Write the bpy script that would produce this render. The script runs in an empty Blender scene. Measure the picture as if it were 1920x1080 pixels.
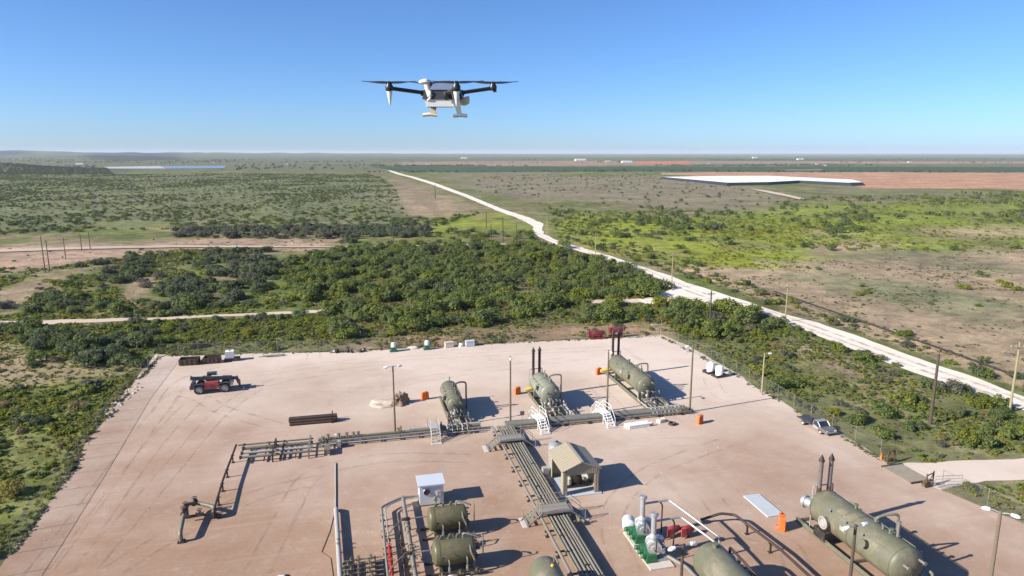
import bpy, math, random
import numpy as np
from mathutils import Vector, Matrix
from mathutils.geometry import tessellate_polygon
R = math.radians
random.seed(7); rng = np.random.default_rng(11)
sc = bpy.context.scene
C = sc.collection

# ------------------------------------------------------------------ camera, sky, sun, exposure
CAM_H = 30.0; FPX = 1280.0; PITCH = math.atan(253 / FPX); YAW = R(13.3)
cam_d = bpy.data.cameras.new('camera'); cam = bpy.data.objects.new('camera', cam_d); C.objects.link(cam)
cam.location = (0, 0, CAM_H); cam.rotation_euler = (math.pi / 2 - PITCH, 0, -YAW)
cam_d.sensor_width = 36; cam_d.lens = 36 * FPX / 1920; cam_d.clip_start = 0.1; cam_d.clip_end = 90000
sc.camera = cam
SUN_EL = R(29); SHADOW_DIR = R(8.7)                        # shadows fall along +X, a little away from the camera
world = bpy.data.worlds.new('World'); sc.world = world; world.use_nodes = True
wn = world.node_tree.nodes; wl = world.node_tree.links
sky = wn.new('ShaderNodeTexSky'); sky.sky_type = 'NISHITA'; sky.sun_disc = False
sky.sun_elevation = SUN_EL; sky.sun_rotation = R(270) - SHADOW_DIR
sky.altitude = 2250; sky.air_density = 1.0; sky.dust_density = 3.0; sky.ozone_density = 9.2
wl.new(sky.outputs[0], wn['Background'].inputs[0]); wn['Background'].inputs[1].default_value = 0.09
sd = bpy.data.lights.new('sun', 'SUN'); sd.energy = 4.8; sd.angle = R(0.5); sd.color = (1.0, 0.92, 0.80)
sun = bpy.data.objects.new('sun', sd); C.objects.link(sun)
tosun = Vector((-math.cos(SHADOW_DIR) * math.cos(SUN_EL), -math.sin(SHADOW_DIR) * math.cos(SUN_EL), math.sin(SUN_EL)))
sun.rotation_euler = tosun.to_track_quat('Z', 'Y').to_euler(); sun.location = tosun * 200
sc.view_settings.view_transform = 'Standard'; sc.view_settings.look = 'None'
sc.view_settings.exposure = 0.95; sc.view_settings.gamma = 1.0; sc.view_settings.use_curve_mapping = False
sc.cycles.max_bounces = 6; sc.cycles.transparent_max_bounces = 12; sc.cycles.volume_bounces = 0

# ------------------------------------------------------------------ helpers
def px(u, v, h=0.0):
    """point of the plane z = h that the photograph shows at (u, v)"""
    x = (u - 960) / FPX; y = (540 - v) / FPX
    d = (x, math.cos(PITCH) + y * math.sin(PITCH), -math.sin(PITCH) + y * math.cos(PITCH))
    t = (h - CAM_H) / d[2]; X, Y = d[0] * t, d[1] * t
    return (X * math.cos(YAW) + Y * math.sin(YAW), -X * math.sin(YAW) + Y * math.cos(YAW))
def height_at(x, y, v):
    """height above the spot (x, y) that the photograph shows on row v"""
    Y = x * math.sin(YAW) + y * math.cos(YAW); q = (540 - v) / FPX
    return CAM_H + (-math.sin(PITCH) + q * math.cos(PITCH)) / (math.cos(PITCH) + q * math.sin(PITCH)) * Y

def hash2(i, j, seed):
    n = (i.astype(np.int64) * 374761393 + j.astype(np.int64) * 668265263 + seed * 1442695041) & 0x7fffffff
    n = ((n ^ (n >> 13)) * 1274126177) & 0x7fffffff
    return ((n ^ (n >> 16)) & 0xffff) / 65535.0
def vnoise(x, y, seed=0):
    i = np.floor(x); j = np.floor(y); fx = x - i; fy = y - j
    fx = fx * fx * (3 - 2 * fx); fy = fy * fy * (3 - 2 * fy)
    a = hash2(i, j, seed); b = hash2(i + 1, j, seed); c = hash2(i, j + 1, seed); d = hash2(i + 1, j + 1, seed)
    return (a * (1 - fx) + b * fx) * (1 - fy) + (c * (1 - fx) + d * fx) * fy
def fbm(x, y, sc_, seed=0, oct_=4):
    s = 0; a = 0.5; t = 0
    for k in range(oct_):
        s = s + a * vnoise(x / sc_, y / sc_, seed + k); t += a; a *= .55; sc_ *= .47
    return s / t
def inside(x, y, poly):
    r = np.zeros(x.shape, bool); n = len(poly)
    for k in range(n):
        x0, y0 = poly[k]; x1, y1 = poly[(k + 1) % n]
        if y0 == y1: continue
        r ^= ((y0 > y) != (y1 > y)) & (x < (x1 - x0) * (y - y0) / (y1 - y0) + x0)
    return r

# ---- materials
def nodes_of(name):
    m = bpy.data.materials.new(name); m.use_nodes = True
    return m, m.node_tree.nodes, m.node_tree.links, m.node_tree.nodes['Principled BSDF']
def mat(name, col, rough=.6, metal=0., var=.18, scale=3., bump=0., dirt=None, dirt_amt=.35, spec=.5, streak=0.):
    m, n, l, b = nodes_of(name)
    tc = n.new('ShaderNodeTexCoord'); nz = n.new('ShaderNodeTexNoise'); nz.inputs['Scale'].default_value = scale
    nz.inputs['Detail'].default_value = 6; l.new(tc.outputs['Object'], nz.inputs['Vector'])
    mx = n.new('ShaderNodeMix'); mx.data_type = 'RGBA'
    mx.inputs[6].default_value = (*[c * (1 - var) for c in col], 1); mx.inputs[7].default_value = (*[min(.95, c * (1 + var)) for c in col], 1)
    l.new(nz.outputs['Fac'], mx.inputs[0]); out = mx.outputs[2]
    if dirt:
        n2 = n.new('ShaderNodeTexNoise'); n2.inputs['Scale'].default_value = scale * .45; n2.inputs['Detail'].default_value = 8
        n2.inputs['Roughness'].default_value = .7
        mp = n.new('ShaderNodeMapping'); mp.inputs['Location'].default_value = (3.1, 7.7, 1.3); l.new(tc.outputs['Object'], mp.inputs[0]); l.new(mp.outputs[0], n2.inputs['Vector'])
        rp = n.new('ShaderNodeMapRange'); rp.inputs[1].default_value = .5; rp.inputs[2].default_value = .72; rp.inputs[4].default_value = dirt_amt
        l.new(n2.outputs['Fac'], rp.inputs[0])
        m2 = n.new('ShaderNodeMix'); m2.data_type = 'RGBA'; m2.inputs[7].default_value = (*dirt, 1)
        l.new(rp.outputs[0], m2.inputs[0]); l.new(out, m2.inputs[6]); out = m2.outputs[2]
    if streak:   # rust and water runs down the sides
        n3 = n.new('ShaderNodeTexNoise'); n3.inputs['Scale'].default_value = 1.; n3.inputs['Detail'].default_value = 6; n3.inputs['Roughness'].default_value = .65
        mp = n.new('ShaderNodeMapping'); mp.inputs['Scale'].default_value = (4.5, 4.5, .35); l.new(tc.outputs['Object'], mp.inputs[0]); l.new(mp.outputs[0], n3.inputs['Vector'])
        rp = n.new('ShaderNodeMapRange'); rp.inputs[1].default_value = .52; rp.inputs[2].default_value = .70; rp.inputs[4].default_value = streak; l.new(n3.outputs['Fac'], rp.inputs[0])
        m3 = n.new('ShaderNodeMix'); m3.data_type = 'RGBA'; m3.inputs[7].default_value = (.085, .06, .04, 1); l.new(rp.outputs[0], m3.inputs[0]); l.new(out, m3.inputs[6]); out = m3.outputs[2]
    l.new(out, b.inputs['Base Color']); b.inputs['Roughness'].default_value = rough; b.inputs['Metallic'].default_value = metal
    b.inputs['Specular IOR Level'].default_value = spec
    if bump:
        bp = n.new('ShaderNodeBump'); bp.inputs['Strength'].default_value = bump; bp.inputs['Distance'].default_value = .03
        l.new(nz.outputs['Fac'], bp.inputs['Height']); l.new(bp.outputs[0], b.inputs['Normal'])
    return m
DUST = (.42, .32, .25); RUST = (.16, .07, .035)
M = dict(
    tank=mat('olive_tank_paint', (.125, .128, .084), .5, 0, .16, 1.2, 0, DUST, .42, .4, .45),
    tank_pale=mat('sage_tank_paint', (.195, .21, .16), .5, 0, .14, 1.2, 0, DUST, .4, .4, .4),
    tank_dark=mat('dark_olive_paint', (.105, .10, .052), .42, 0, .14, 1.6, 0, DUST, .25, .4, .4),
    pipe=mat('weathered_pipe_steel', (.20, .19, .165), .55, .15, .22, 2.5, 0, RUST, .35),
    pipe_pale=mat('pale_grey_pipe', (.36, .35, .33), .5, .15, .16, 2.5, 0, DUST, .4),
    pipe_olive=mat('olive_pipe_paint', (.15, .145, .10), .5, 0, .2, 2.5, 0, DUST, .3),
    pipe_dark=mat('dark_brown_pipe', (.045, .032, .026), .6, .2, .3, 2.5, 0, RUST, .4),
    valve=mat('valve_steel', (.23, .225, .205), .45, .3, .25, 5, 0, RUST, .3),
    silver=mat('silver_insulation_jacket', (.55, .57, .58), .32, .55, .10, 3, .1, DUST, .25),
    stack=mat('sooty_stack_steel', (.040, .030, .027), .6, .3, .3, 1.5, 0, RUST, .55),
    stack_grey=mat('grey_stack_steel', (.19, .185, .18), .5, .4, .2, 1.5, 0, RUST, .5),
    galv=mat('galvanised_steel', (.42, .43, .43), .45, .5, .15, 4, 0, DUST, .3),
    grating=mat('pale_grating_steel', (.44, .42, .39), .6, .2, .14, 5, 0, DUST, .4),
    rack_grating=mat('brown_grey_grating', (.27, .25, .215), .65, .2, .18, 6, 0, DUST, .35),
    white=mat('white_paint', (.78, .79, .78), .4, 0, .05, 2, 0, DUST, .16),
    plastic=mat('white_plastic', (.82, .82, .80), .45, 0, .04, 2),
    orange=mat('orange_plastic', (.70, .15, .025), .55, 0, .12, 3, 0, (.75, .34, .18), .3),
    yellow=mat('yellow_paint', (.62, .42, .06), .5, 0, .12, 3, 0, DUST, .3),
    red=mat('red_paint', (.30, .025, .025), .5, 0, .16, 2, 0, DUST, .22),
    red_dusty=mat('dusty_red_paint', (.33, .04, .035), .55, 0, .2, 3, 0, (.30, .22, .19), .5),
    maroon=mat('maroon_paint', (.19, .018, .022), .5, 0, .2, 2, 0, DUST, .22),
    green=mat('green_paint', (.012, .12, .045), .45, 0, .15, 3, 0, DUST, .2),
    teal=mat('faded_green_paint', (.03, .17, .13), .5, 0, .15, 3, 0, DUST, .3),
    black=mat('black_plastic', (.018, .018, .02), .5, 0, .3, 4, 0, DUST, .22),
    rubber=mat('tyre_rubber', (.022, .021, .02), .85, 0, .3, 6, .2, DUST, .45),
    charcoal=mat('charcoal_paint', (.035, .04, .045), .45, 0, .2, 3, 0, DUST, .25),
    glass=mat('dark_window_glass', (.02, .03, .04), .06, 0, .1, 1, 0, None, 0, .9),
    concrete=mat('concrete', (.50, .46, .42), .85, 0, .12, 3, .2, DUST, .4),
    slab=mat('blue_grey_concrete', (.42, .455, .49), .8, 0, .07, 2, .1, DUST, .28),
    tan_metal=mat('tan_sheet_metal', (.36, .31, .225), .55, .1, .06, 2, 0, DUST, .25),
    hut=mat('pale_grey_sheet_metal', (.56, .60, .64), .4, .1, .07, 2, 0, DUST, .18),
    wood=mat('dark_pole_wood', (.075, .055, .04), .85, 0, .25, 5, .3),
    wood_tan=mat('tan_pole_wood', (.15, .118, .08), .8, 0, .2, 5, .2),
    wood_pale=mat('pale_pole_wood', (.29, .25, .15), .75, 0, .16, 5, .2),
    rustpipe=mat('rusted_pipe', (.10, .052, .034), .7, .2, .35, 1.6, .15, (.22, .13, .09), .5),
    rustpipe_dark=mat('dark_rusted_pipe', (.055, .034, .026), .75, .1, .35, 1.6, .15, (.14, .085, .06), .5),
    rustbin=mat('rusted_bin_steel', (.06, .042, .034), .75, .1, .3, 2.5, .2, RUST, .5),
    engine=mat('engine_block', (.10, .12, .115), .45, .3, .3, 5, 0, RUST, .25),
    cream=mat('cream_engine_paint', (.60, .60, .42), .45, 0, .12, 4, 0, DUST, .2),
    rock=mat('pale_rubble', (.47, .39, .32), .9, 0, .2, 2, .4),
    dirt=mat('brown_dirt', (.24, .165, .115), .95, 0, .3, 2.2, .6),
    far_white=mat('white_building_paint', (.74, .73, .70), .6, 0, .05, .2),
    far_roof=mat('metal_roof_paint', (.50, .49, .48), .5, 0, .1, .2),
    liner=mat('black_pond_liner', (.022, .024, .03), .7, 0, .3, .05),
    carbon=mat('carbon_black', (.020, .022, .026), .38, 0, .2, 6),
    dgrey=mat('drone_dark_grey', (.045, .045, .05), .45, 0, .2, 6),
    dwhite=mat('drone_white', (.80, .80, .80), .35, 0, .03, 5),
    dsilver=mat('drone_silver', (.52, .56, .62), .22, .75, .08, 4),
    dbeige=mat('drone_beige', (.62, .53, .43), .45, 0, .06, 4),
)

# ---- mesh builder
class MB:
    def __init__(s): s.v = []; s.f = []
    def add(s, vs, fs):
        o = len(s.v); s.v += [tuple(p) for p in vs]; s.f += [tuple(i + o for i in q) for q in fs]; return s
    def box(s, c, d, rz=0., top=(1, 1), shift=(0, 0), rx=0., ry=0.):
        m = Matrix.Rotation(rz, 3, 'Z') @ Matrix.Rotation(ry, 3, 'Y') @ Matrix.Rotation(rx, 3, 'X'); vs = []
        for z in (-1, 1):
            tx, ty = top if z > 0 else (1, 1); qx, qy = shift if z > 0 else (0, 0)
            for x, y in ((-1, -1), (1, -1), (1, 1), (-1, 1)):
                vs.append(Vector(c) + m @ Vector((x * d[0] / 2 * tx + qx, y * d[1] / 2 * ty + qy, z * d[2] / 2)))
        return s.add(vs, [(3, 2, 1, 0), (4, 5, 6, 7), (0, 1, 5, 4), (1, 2, 6, 5), (2, 3, 7, 6), (3, 0, 4, 7)])
    def prism(s, poly, y0, y1, axis='Y'):
        """polygon (a, b) extruded along an axis: Y -> (a, y, b), X -> (x, a, b), Z -> (a, b, z)"""
        k = len(poly); f = {'Y': lambda a, b, t: (a, t, b), 'X': lambda a, b, t: (t, a, b), 'Z': lambda a, b, t: (a, b, t)}[axis]
        vs = [f(a, b, y0) for a, b in poly] + [f(a, b, y1) for a, b in poly]
        return s.add(vs, [tuple(range(k))[::-1], tuple(range(k, 2 * k))] + [(i, (i + 1) % k, (i + 1) % k + k, i + k) for i in range(k)])
    def lathe(s, prof, p=(0, 0, 0), d=(0, 0, 1), n=14, caps=True):
        q = Vector(d).normalized().to_track_quat('Z', 'Y'); P = Vector(p); vs = []; fs = []
        for t, r in prof:
            for k in range(n):
                a = 2 * math.pi * k / n; vs.append(P + q @ Vector((r * math.cos(a), r * math.sin(a), t)))
        for i in range(len(prof) - 1):
            for k in range(n):
                a = i * n + k; b = i * n + (k + 1) % n; fs.append((a, b, b + n, a + n))
        if caps and prof[0][1] > 1e-5: fs.append(tuple(range(n))[::-1])
        if caps and prof[-1][1] > 1e-5: e = (len(prof) - 1) * n; fs.append(tuple(range(e, e + n)))
        return s.add(vs, fs)
    def tube(s, a, b, r, r1=None, n=10):
        a = Vector(a); b = Vector(b); return s.lathe([(0, r), ((b - a).length, r if r1 is None else r1)], a, b - a, n)
    def pipe(s, pts, r, n=10, bend=2.4):
        P = [Vector(p) for p in pts]; Q = [P[0]]
        for k in range(1, len(P) - 1):
            a = P[k - 1] - P[k]; b = P[k + 1] - P[k]; w = min(bend * r, a.length * .45, b.length * .45)
            if a.angle(b) > 3.1: Q.append(P[k]); continue
            A = P[k] + a.normalized() * w; B = P[k] + b.normalized() * w
            for t in (0, .25, .5, .75, 1): Q.append(A * (1 - t) ** 2 + P[k] * 2 * t * (1 - t) + B * t * t)
        Q.append(P[-1]); vs = []; fs = []; T = None; N = None
        for i, q in enumerate(Q):
            t = ((Q[min(i + 1, len(Q) - 1)] - Q[max(i - 1, 0)])).normalized()
            if N is None: N = t.orthogonal().normalized()
            else: N = (N - t * N.dot(t)).normalized()
            Bn = t.cross(N)
            for k in range(n):
                a = 2 * math.pi * k / n; vs.append(q + r * (N * math.cos(a) + Bn * math.sin(a)))
        for i in range(len(Q) - 1):
            for k in range(n):
                a = i * n + k; b = i * n + (k + 1) % n; fs.append((a, b, b + n, a + n))
        fs += [tuple(range(n))[::-1], tuple(range((len(Q) - 1) * n, len(Q) * n))]
        return s.add(vs, fs)
    def ring(s, c, d, Rr, r, n=16, k=6):
        q = Vector(d).normalized().to_track_quat('Z', 'Y'); vs = []; fs = []
        for i in range(n):
            a = 2 * math.pi * i / n
            for j in range(k):
                b = 2 * math.pi * j / k; w = Rr + r * math.cos(b)
                vs.append(Vector(c) + q @ Vector((w * math.cos(a), w * math.sin(a), r * math.sin(b))))
                fs.append((i * k + j, ((i + 1) % n) * k + j, ((i + 1) % n) * k + (j + 1) % k, i * k + (j + 1) % k))
        return s.add(vs, fs)
    def blob(s, c, d, seed=0, amp=.25, nu=18, nv=9, half=True):
        vs = []; fs = []
        for i in range(nv + 1):
            th = (math.pi / 2 if half else math.pi) * i / nv
            for k in range(nu):
                a = 2 * math.pi * k / nu; p = Vector((math.sin(th) * math.cos(a), math.sin(th) * math.sin(a), math.cos(th)))
                w = 1 + amp * (2 * float(fbm(np.array([p.x * 2 + p.z + 9]), np.array([p.y * 2 + 5 + p.z]), .8, seed)[0]) - 1)
                vs.append((c[0] + p.x * d[0] * w, c[1] + p.y * d[1] * w, c[2] + p.z * d[2] * w))
        for i in range(nv):
            for k in range(nu): fs.append((i * nu + k, (i + 1) * nu + k, (i + 1) * nu + (k + 1) % nu, i * nu + (k + 1) % nu))
        return s.add(vs, fs)
    def mesh(s, name, m, smooth=True):
        me = bpy.data.meshes.new(name); me.from_pydata(s.v, [], s.f); me.validate(); me.materials.append(m)
        if smooth:
            me.polygons.foreach_set('use_smooth', [True] * len(me.polygons)); me.set_sharp_from_angle(angle=R(38))
        return me
    def build(s, name, m, parent=None, smooth=True):
        o = bpy.data.objects.new(name, s.mesh(name, M[m] if isinstance(m, str) else m, smooth)); C.objects.link(o); o.parent = parent
        return o
def tag(o, label=None, cat=None, group=None, kind=None):
    if label: o['label'] = label
    if cat: o['category'] = cat
    if group: o['group'] = group
    if kind: o['kind'] = kind
    return o
def thing(name, label, cat, loc=(0, 0, 0), rz=0., group=None):
    o = bpy.data.objects.new(name, None); o.empty_display_size = .3; C.objects.link(o)
    o.location = (*loc, 0) if len(loc) == 2 else loc; o.rotation_euler = (0, 0, rz)
    return tag(o, label, cat, group)
def copy_tree(o, parent=None):
    c = o.copy(); C.objects.link(c); c.parent = parent
    for ch in list(o.children): copy_tree(ch, c)
    return c
def dup(o, loc, rz, label, scale=None):
    c = copy_tree(o); c.location = (*loc, 0) if len(loc) == 2 else loc; c.rotation_euler = (0, 0, rz); c['label'] = label
    if scale: c.scale = scale
    return c
# ------------------------------------------------------------------ land: ground sheet, yard, roads
def W(pts): return [px(u, v) for u, v in pts]
def hfun(x, y):
    x = np.asarray(x, float); y = np.asarray(y, float); h = np.zeros(np.broadcast(x, y).shape)
    for u, v, hh, sx, sy, ang in ((40, 321, 22, 190, 75, .1), (120, 319, 18, 110, 60, .0), (200, 298, 18, 420, 200, .1), (30, 293, 22, 420, 300, 0)):
        cx, cy = px(u, v); dx = x - cx; dy = y - cy; c, s = math.cos(YAW + ang), math.sin(YAW + ang)
        a = dx * c - dy * s; b = dx * s + dy * c; h = h + hh * np.exp(-(a / sx) ** 2 - (b / sy) ** 2)
    r = np.hypot(x, y); az = np.arctan2(x, y) - YAW
    h = h + 44 * np.exp(-((r - 7500) / 1500) ** 2) * (1 / (1 + np.exp((az + .12) / .13))) * (.55 + .45 * vnoise(az * 40, r / 900., 5))
    h = h + 18 * np.clip((r - 5000) / 9000, 0, 1) * vnoise(x / 2600., y / 2600., 8)
    h = h + np.clip((r - 260) / 900, 0, 1) * 2.2 * (vnoise(x / 170., y / 170., 3) - .5)
    cx, cy = px(310, 314); c, s = math.cos(YAW), math.sin(YAW); a = ((x - cx) * c - (y - cy) * s) / 230; b = ((x - cx) * s + (y - cy) * c) / 420    # level ground round the far reservoir
    return h * (1 - np.exp(-(a * a + b * b) ** 2))
PAD = W([(292, 664), (340, 668), (480, 663), (640, 659), (800, 652), (1000, 640), (1100, 636), (1240, 627), (1290, 648), (1380, 700), (1440, 738), (1540, 795), (1640, 850), (1672, 874), (1725, 905), (1760, 918), (1840, 950), (1925, 985)]) + [(54.5, 30), (54.5, 12), (-26, 12), (-26, 45)] + W([(30, 1030), (120, 905), (175, 815), (215, 762), (262, 700)])
ROAD = W([(733, 319.5), (742, 322), (815, 343), (880, 366), (945, 393), (990, 407), (1019, 420), (1016, 432), (1022, 440), (1048, 452), (1110, 470), (1180, 492), (1250, 516), (1290, 531), (1345, 548), (1400, 566), (1450, 583), (1530, 606), (1600, 628), (1700, 664), (1800, 700), (1920, 745), (2100, 812),
          (2100, 848), (1920, 770), (1780, 722), (1660, 680), (1570, 645), (1500, 617), (1440, 592), (1380, 577), (1330, 574), (1210, 570), (1196, 562), (1225, 558), (1262, 542), (1225, 522), (1160, 496), (1095, 474), (1040, 458), (1010, 444), (998, 433), (1000, 424), (975, 411), (930, 394), (865, 366), (800, 343), (732, 322), (726, 319.5)])
ENTRY = W([(1700, 868), (1735, 868), (1820, 862), (1920, 858), (2080, 850), (2080, 905), (1920, 901), (1850, 903), (1790, 912), (1762, 920), (1725, 905), (1672, 874)])
PATH = W([(-60, 602), (60, 602), (150, 599), (300, 595.5), (420, 589.5), (520, 585), (606, 581), (618, 583), (606, 586), (520, 590), (420, 594), (300, 600), (150, 606), (60, 612), (-60, 618)])
PATHB = W([(1110, 563), (1150, 561.5), (1210, 560), (1212, 568), (1150, 568), (1112, 569)])
PATH2 = W([(-40, 470), (150, 464), (330, 461), (480, 462.2), (640, 463.2), (850, 460), (1035, 456.5), (1040, 458), (850, 461.5), (640, 465), (480, 464.8), (330, 465), (150, 468.5), (-40, 475)])
PATH3 = W([(1405, 354), (1440, 358), (1490, 369), (1508, 374), (1500, 375.5), (1470, 369), (1430, 360)])

g_sand = (.33, .25, .165); g_soil = (.27, .20, .13); g_scrub = (.155, .155, .07); g_green = (.125, .155, .042); g_bright = (.24, .28, .028)
g_grey = (.215, .185, .125); g_sage = (.15, .165, .085); g_tan = (.42, .245, .155); g_red = (.48, .17, .095); g_pink = (.33, .215, .155); g_crop = (.05, .085, .042)
g_litter = (.12, .105, .06)
# name, outline in the photograph, ground colour, edge wander (m per m of distance), strength
ZONES = [
    ('far_green', [(-300, 293), (2200, 296), (2200, 303), (-300, 306)], (.10, .12, .07), .05, .8),
    ('far_left', [(-300, 296), (720, 300), (720, 320), (-300, 330)], (.13, .14, .075), .05, .9),
    ('hill_trees', [(140, 297), (200, 291), (330, 293), (350, 300), (220, 302)], (.035, .045, .03), .02, .9),
    ('hill_trees2', [(-40, 288), (40, 290), (60, 294), (-40, 296)], (.035, .045, .03), .02, .9),
    ('hill_dark', [(-300, 309), (150, 311), (205, 318), (216, 327), (-300, 331)], (.10, .092, .062), .03, .9),
    ('pinkband', [(745, 303), (1000, 301.5), (1300, 302), (1920, 302.5), (2200, 303), (2200, 307.5), (1300, 308.5), (1130, 310), (930, 312), (850, 310), (750, 309)], g_pink, .03, .75),
    ('redfield', [(1195, 302), (1292, 302), (1297, 308), (1190, 308)], g_red, .0, 1.),
    ('midband', [(1300, 306.5), (2200, 306), (2200, 312), (1300, 312)], (.12, .13, .07), .05, .8),
    ('far_tan', [(1700, 313.5), (2200, 313.5), (2200, 316), (1750, 315.5)], (.20, .17, .10), .0, .7),
    ('far_green2', [(1320, 298.5), (1700, 299), (1700, 301), (1320, 300.8)], (.06, .09, .05), .0, .9),
    ('far_pink2', [(1500, 304.2), (2200, 304), (2200, 306), (1520, 306)], (.40, .24, .17), .0, .8),
    ('crop', [(690, 311), (1100, 312), (2200, 313), (2200, 322.5), (1250, 323), (900, 323), (740, 321)], g_crop, .0, 1.),
    ('crop_edge', [(1460, 318.5), (1545, 318.5), (1540, 320), (1470, 320)], (.36, .30, .20), .0, .9),
    ('field_track', [(1240, 325), (1330, 326), (1420, 332), (1410, 333.4), (1300, 328.5), (1240, 327)], (.45, .36, .26), .0, .9),
    ('tanfield', [(1245, 326), (1330, 323.5), (2200, 323), (2200, 356), (1690, 353), (1620, 352), (1560, 340), (1330, 331)], g_tan, .004, 1.),
    ('drygrass', [(880, 340), (960, 333), (1250, 331), (1400, 351), (1500, 365), (1470, 392), (1300, 398), (1130, 380), (960, 372), (860, 350)], g_grey, .05, .9),
    ('meadow_a', [(1025, 412), (1110, 402), (1330, 406), (1480, 410), (1640, 425), (1680, 455), (1560, 478), (1500, 502), (1320, 508), (1230, 500), (1110, 466), (1040, 442)], g_bright, .06, .85),
    ('meadow_b', [(815, 408), (880, 392), (960, 405), (1000, 430), (990, 445), (860, 442), (700, 440), (640, 430), (760, 425)], g_bright, .08, .75),
    ('meadow_c', [(165, 420), (230, 413), (330, 417), (320, 429), (180, 430)], g_bright, .03, .9),
    ('meadow_d', [(1330, 398), (1500, 388), (1920, 370), (2200, 370), (2200, 474), (1760, 466), (1600, 452)], (.20, .24, .036), .07, 1.),
    ('meadow_e', [(0, 380), (120, 365), (170, 430), (60, 445), (0, 440)], g_green, .08, .7),
    ('grey_mid', [(-300, 330), (660, 325), (760, 360), (780, 410), (640, 428), (300, 426), (130, 436), (-300, 440)], g_sage, .05, .9),
    ('sand_hill', [(700, 325), (760, 340), (880, 385), (870, 402), (800, 412), (760, 400), (740, 350)], g_sand, .06, .75),
    ('sand_right', [(1270, 500), (1400, 500), (1560, 488), (1720, 480), (1960, 470), (2200, 480), (2200, 780), (1700, 648), (1480, 570), (1340, 520)], g_sand, .05, .95),
    ('sage_right', [(1440, 505), (1600, 500), (1760, 540), (1960, 590), (1960, 630), (1700, 570), (1500, 530)], g_sage, .09, .85),
    ('sage_right2', [(1580, 475), (1780, 470), (1920, 500), (1920, 520), (1700, 500)], g_sage, .09, .8),
    ('sand_curve', [(1530, 462), (1590, 452), (1680, 455), (1640, 466), (1570, 476), (1540, 474)], g_sand, .02, .9),
    ('sand_r3', [(1700, 428), (1960, 418), (1960, 442), (1740, 447)], g_sand, .05, .8),
    ('sand_r4', [(1520, 430), (1590, 428), (1600, 437), (1540, 440)], g_sand, .05, .7),
    ('sand_left', [(-40, 462), (200, 455), (330, 448), (560, 446), (660, 448), (650, 462), (420, 472), (330, 478), (200, 486), (90, 500), (-40, 520)], (.37, .26, .19), .05, .9),
    ('sand_left2', [(60, 520), (130, 512), (110, 545), (0, 580), (-40, 570), (0, 540)], g_sand, .05, .85),
    ('sand_left3', [(255, 520), (300, 512), (265, 560), (240, 565), (235, 545)], g_sand, .02, .9),
    ('sand_left4', [(-40, 645), (30, 640), (60, 665), (160, 690), (250, 695), (230, 715), (120, 710), (-40, 740)], (.34, .26, .165), .06, .7),
    ('sand_left5', [(340, 640), (420, 636), (480, 642), (420, 655), (340, 655)], g_sand, .04, .8),
    ('sand_left6', [(0, 800), (90, 815), (130, 850), (60, 880), (0, 890)], (.36, .27, .18), .05, .8),
    ('green_leftfront', [(-60, 725), (120, 715), (240, 700), (215, 760), (120, 900), (-40, 1010)], (.145, .165, .042), .05, .85),
    ('bank_back', [(700, 640), (800, 620), (1000, 612), (1130, 600), (1240, 602), (1260, 628), (1000, 640), (800, 652), (700, 655)], (.36, .22, .145), .03, .7),
    ('thicket', [(505, 500), (610, 470), (860, 462), (1040, 460), (1170, 500), (1265, 545), (1200, 560), (1330, 576), (1480, 605), (1450, 640), (1300, 640), (1240, 605), (1000, 610), (800, 618), (640, 655), (600, 585)], g_litter, .03, .8),
    ('strip_right', [(1320, 580), (1470, 604), (1560, 645), (1700, 705), (1920, 780), (1920, 850), (1720, 860), (1500, 745), (1300, 640)], (.16, .15, .07), .04, .7),
    ('sand_strip', [(1480, 645), (1560, 660), (1660, 700), (1720, 740), (1680, 745), (1580, 700), (1500, 670)], g_sand, .04, .75),
    ('sand_strip2', [(1560, 720), (1660, 745), (1670, 770), (1600, 755)], g_sand, .04, .6),
    ('sand_track', [(1280, 500), (1420, 545), (1560, 592), (1700, 632), (1920, 708), (2100, 770), (2100, 800), (1920, 730), (1700, 655), (1560, 605), (1420, 558), (1290, 512)], (.44, .32, .22), .01, .8),
]
zpolys = [(n, W(p), c, w, s) for n, p, c, w, s in ZONES]
def ground_color(x, y):
    r = np.hypot(x, y)
    col = np.zeros(x.shape + (3,)); n1 = fbm(x, y, 46, 20); n2 = fbm(x, y, 15, 31); n3 = fbm(x, y, 190, 44)
    a = np.clip((n1 - .40) / .2, 0, 1)[..., None]
    col[:] = np.array(g_scrub) * (1 - a) + np.array(g_green) * a
    b = np.clip((n2 - .58) / .12, 0, 1)[..., None] * .75; col = col * (1 - b) + np.array(g_soil) * b
    c = np.clip((n3 - .52) / .12, 0, 1)[..., None] * .5; col = col * (1 - c) + np.array(g_grey) * c
    far_w = [((fbm(x, y, 22, 50 + q, 3) - .5) * 2 * r, (fbm(x, y, 22, 70 + q, 3) - .5) * 4 * r, (vnoise(x / 3., y / 3., 60 + q) - .5) * 2.5, (vnoise(x / 3., y / 3., 80 + q) - .5) * 2.5) for q in range(4)]
    patch = np.clip(.55 + 1.9 * (fbm(x, y, 18, 91, 3) - .38), .25, 1)
    for name, poly, zc, wv, st in zpolys:
        k = 0.
        for q in range(4):
            a_, b_, c_, d_ = far_w[q]; e_ = min(1, wv * 50); wx = a_ * wv + c_ * e_; wy = b_ * wv + d_ * e_
            k = k + inside(x + wx, y + wy, poly) * .25
        if name.startswith(('meadow', 'sage', 'grey_mid', 'strip')):
            k = k * patch
        k = (k * st)[..., None]; col = col * (1 - k) + np.array(zc) * k
    v = (.8 + .4 * fbm(x, y, 5, 97, 3))[..., None]
    return col * v

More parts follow.
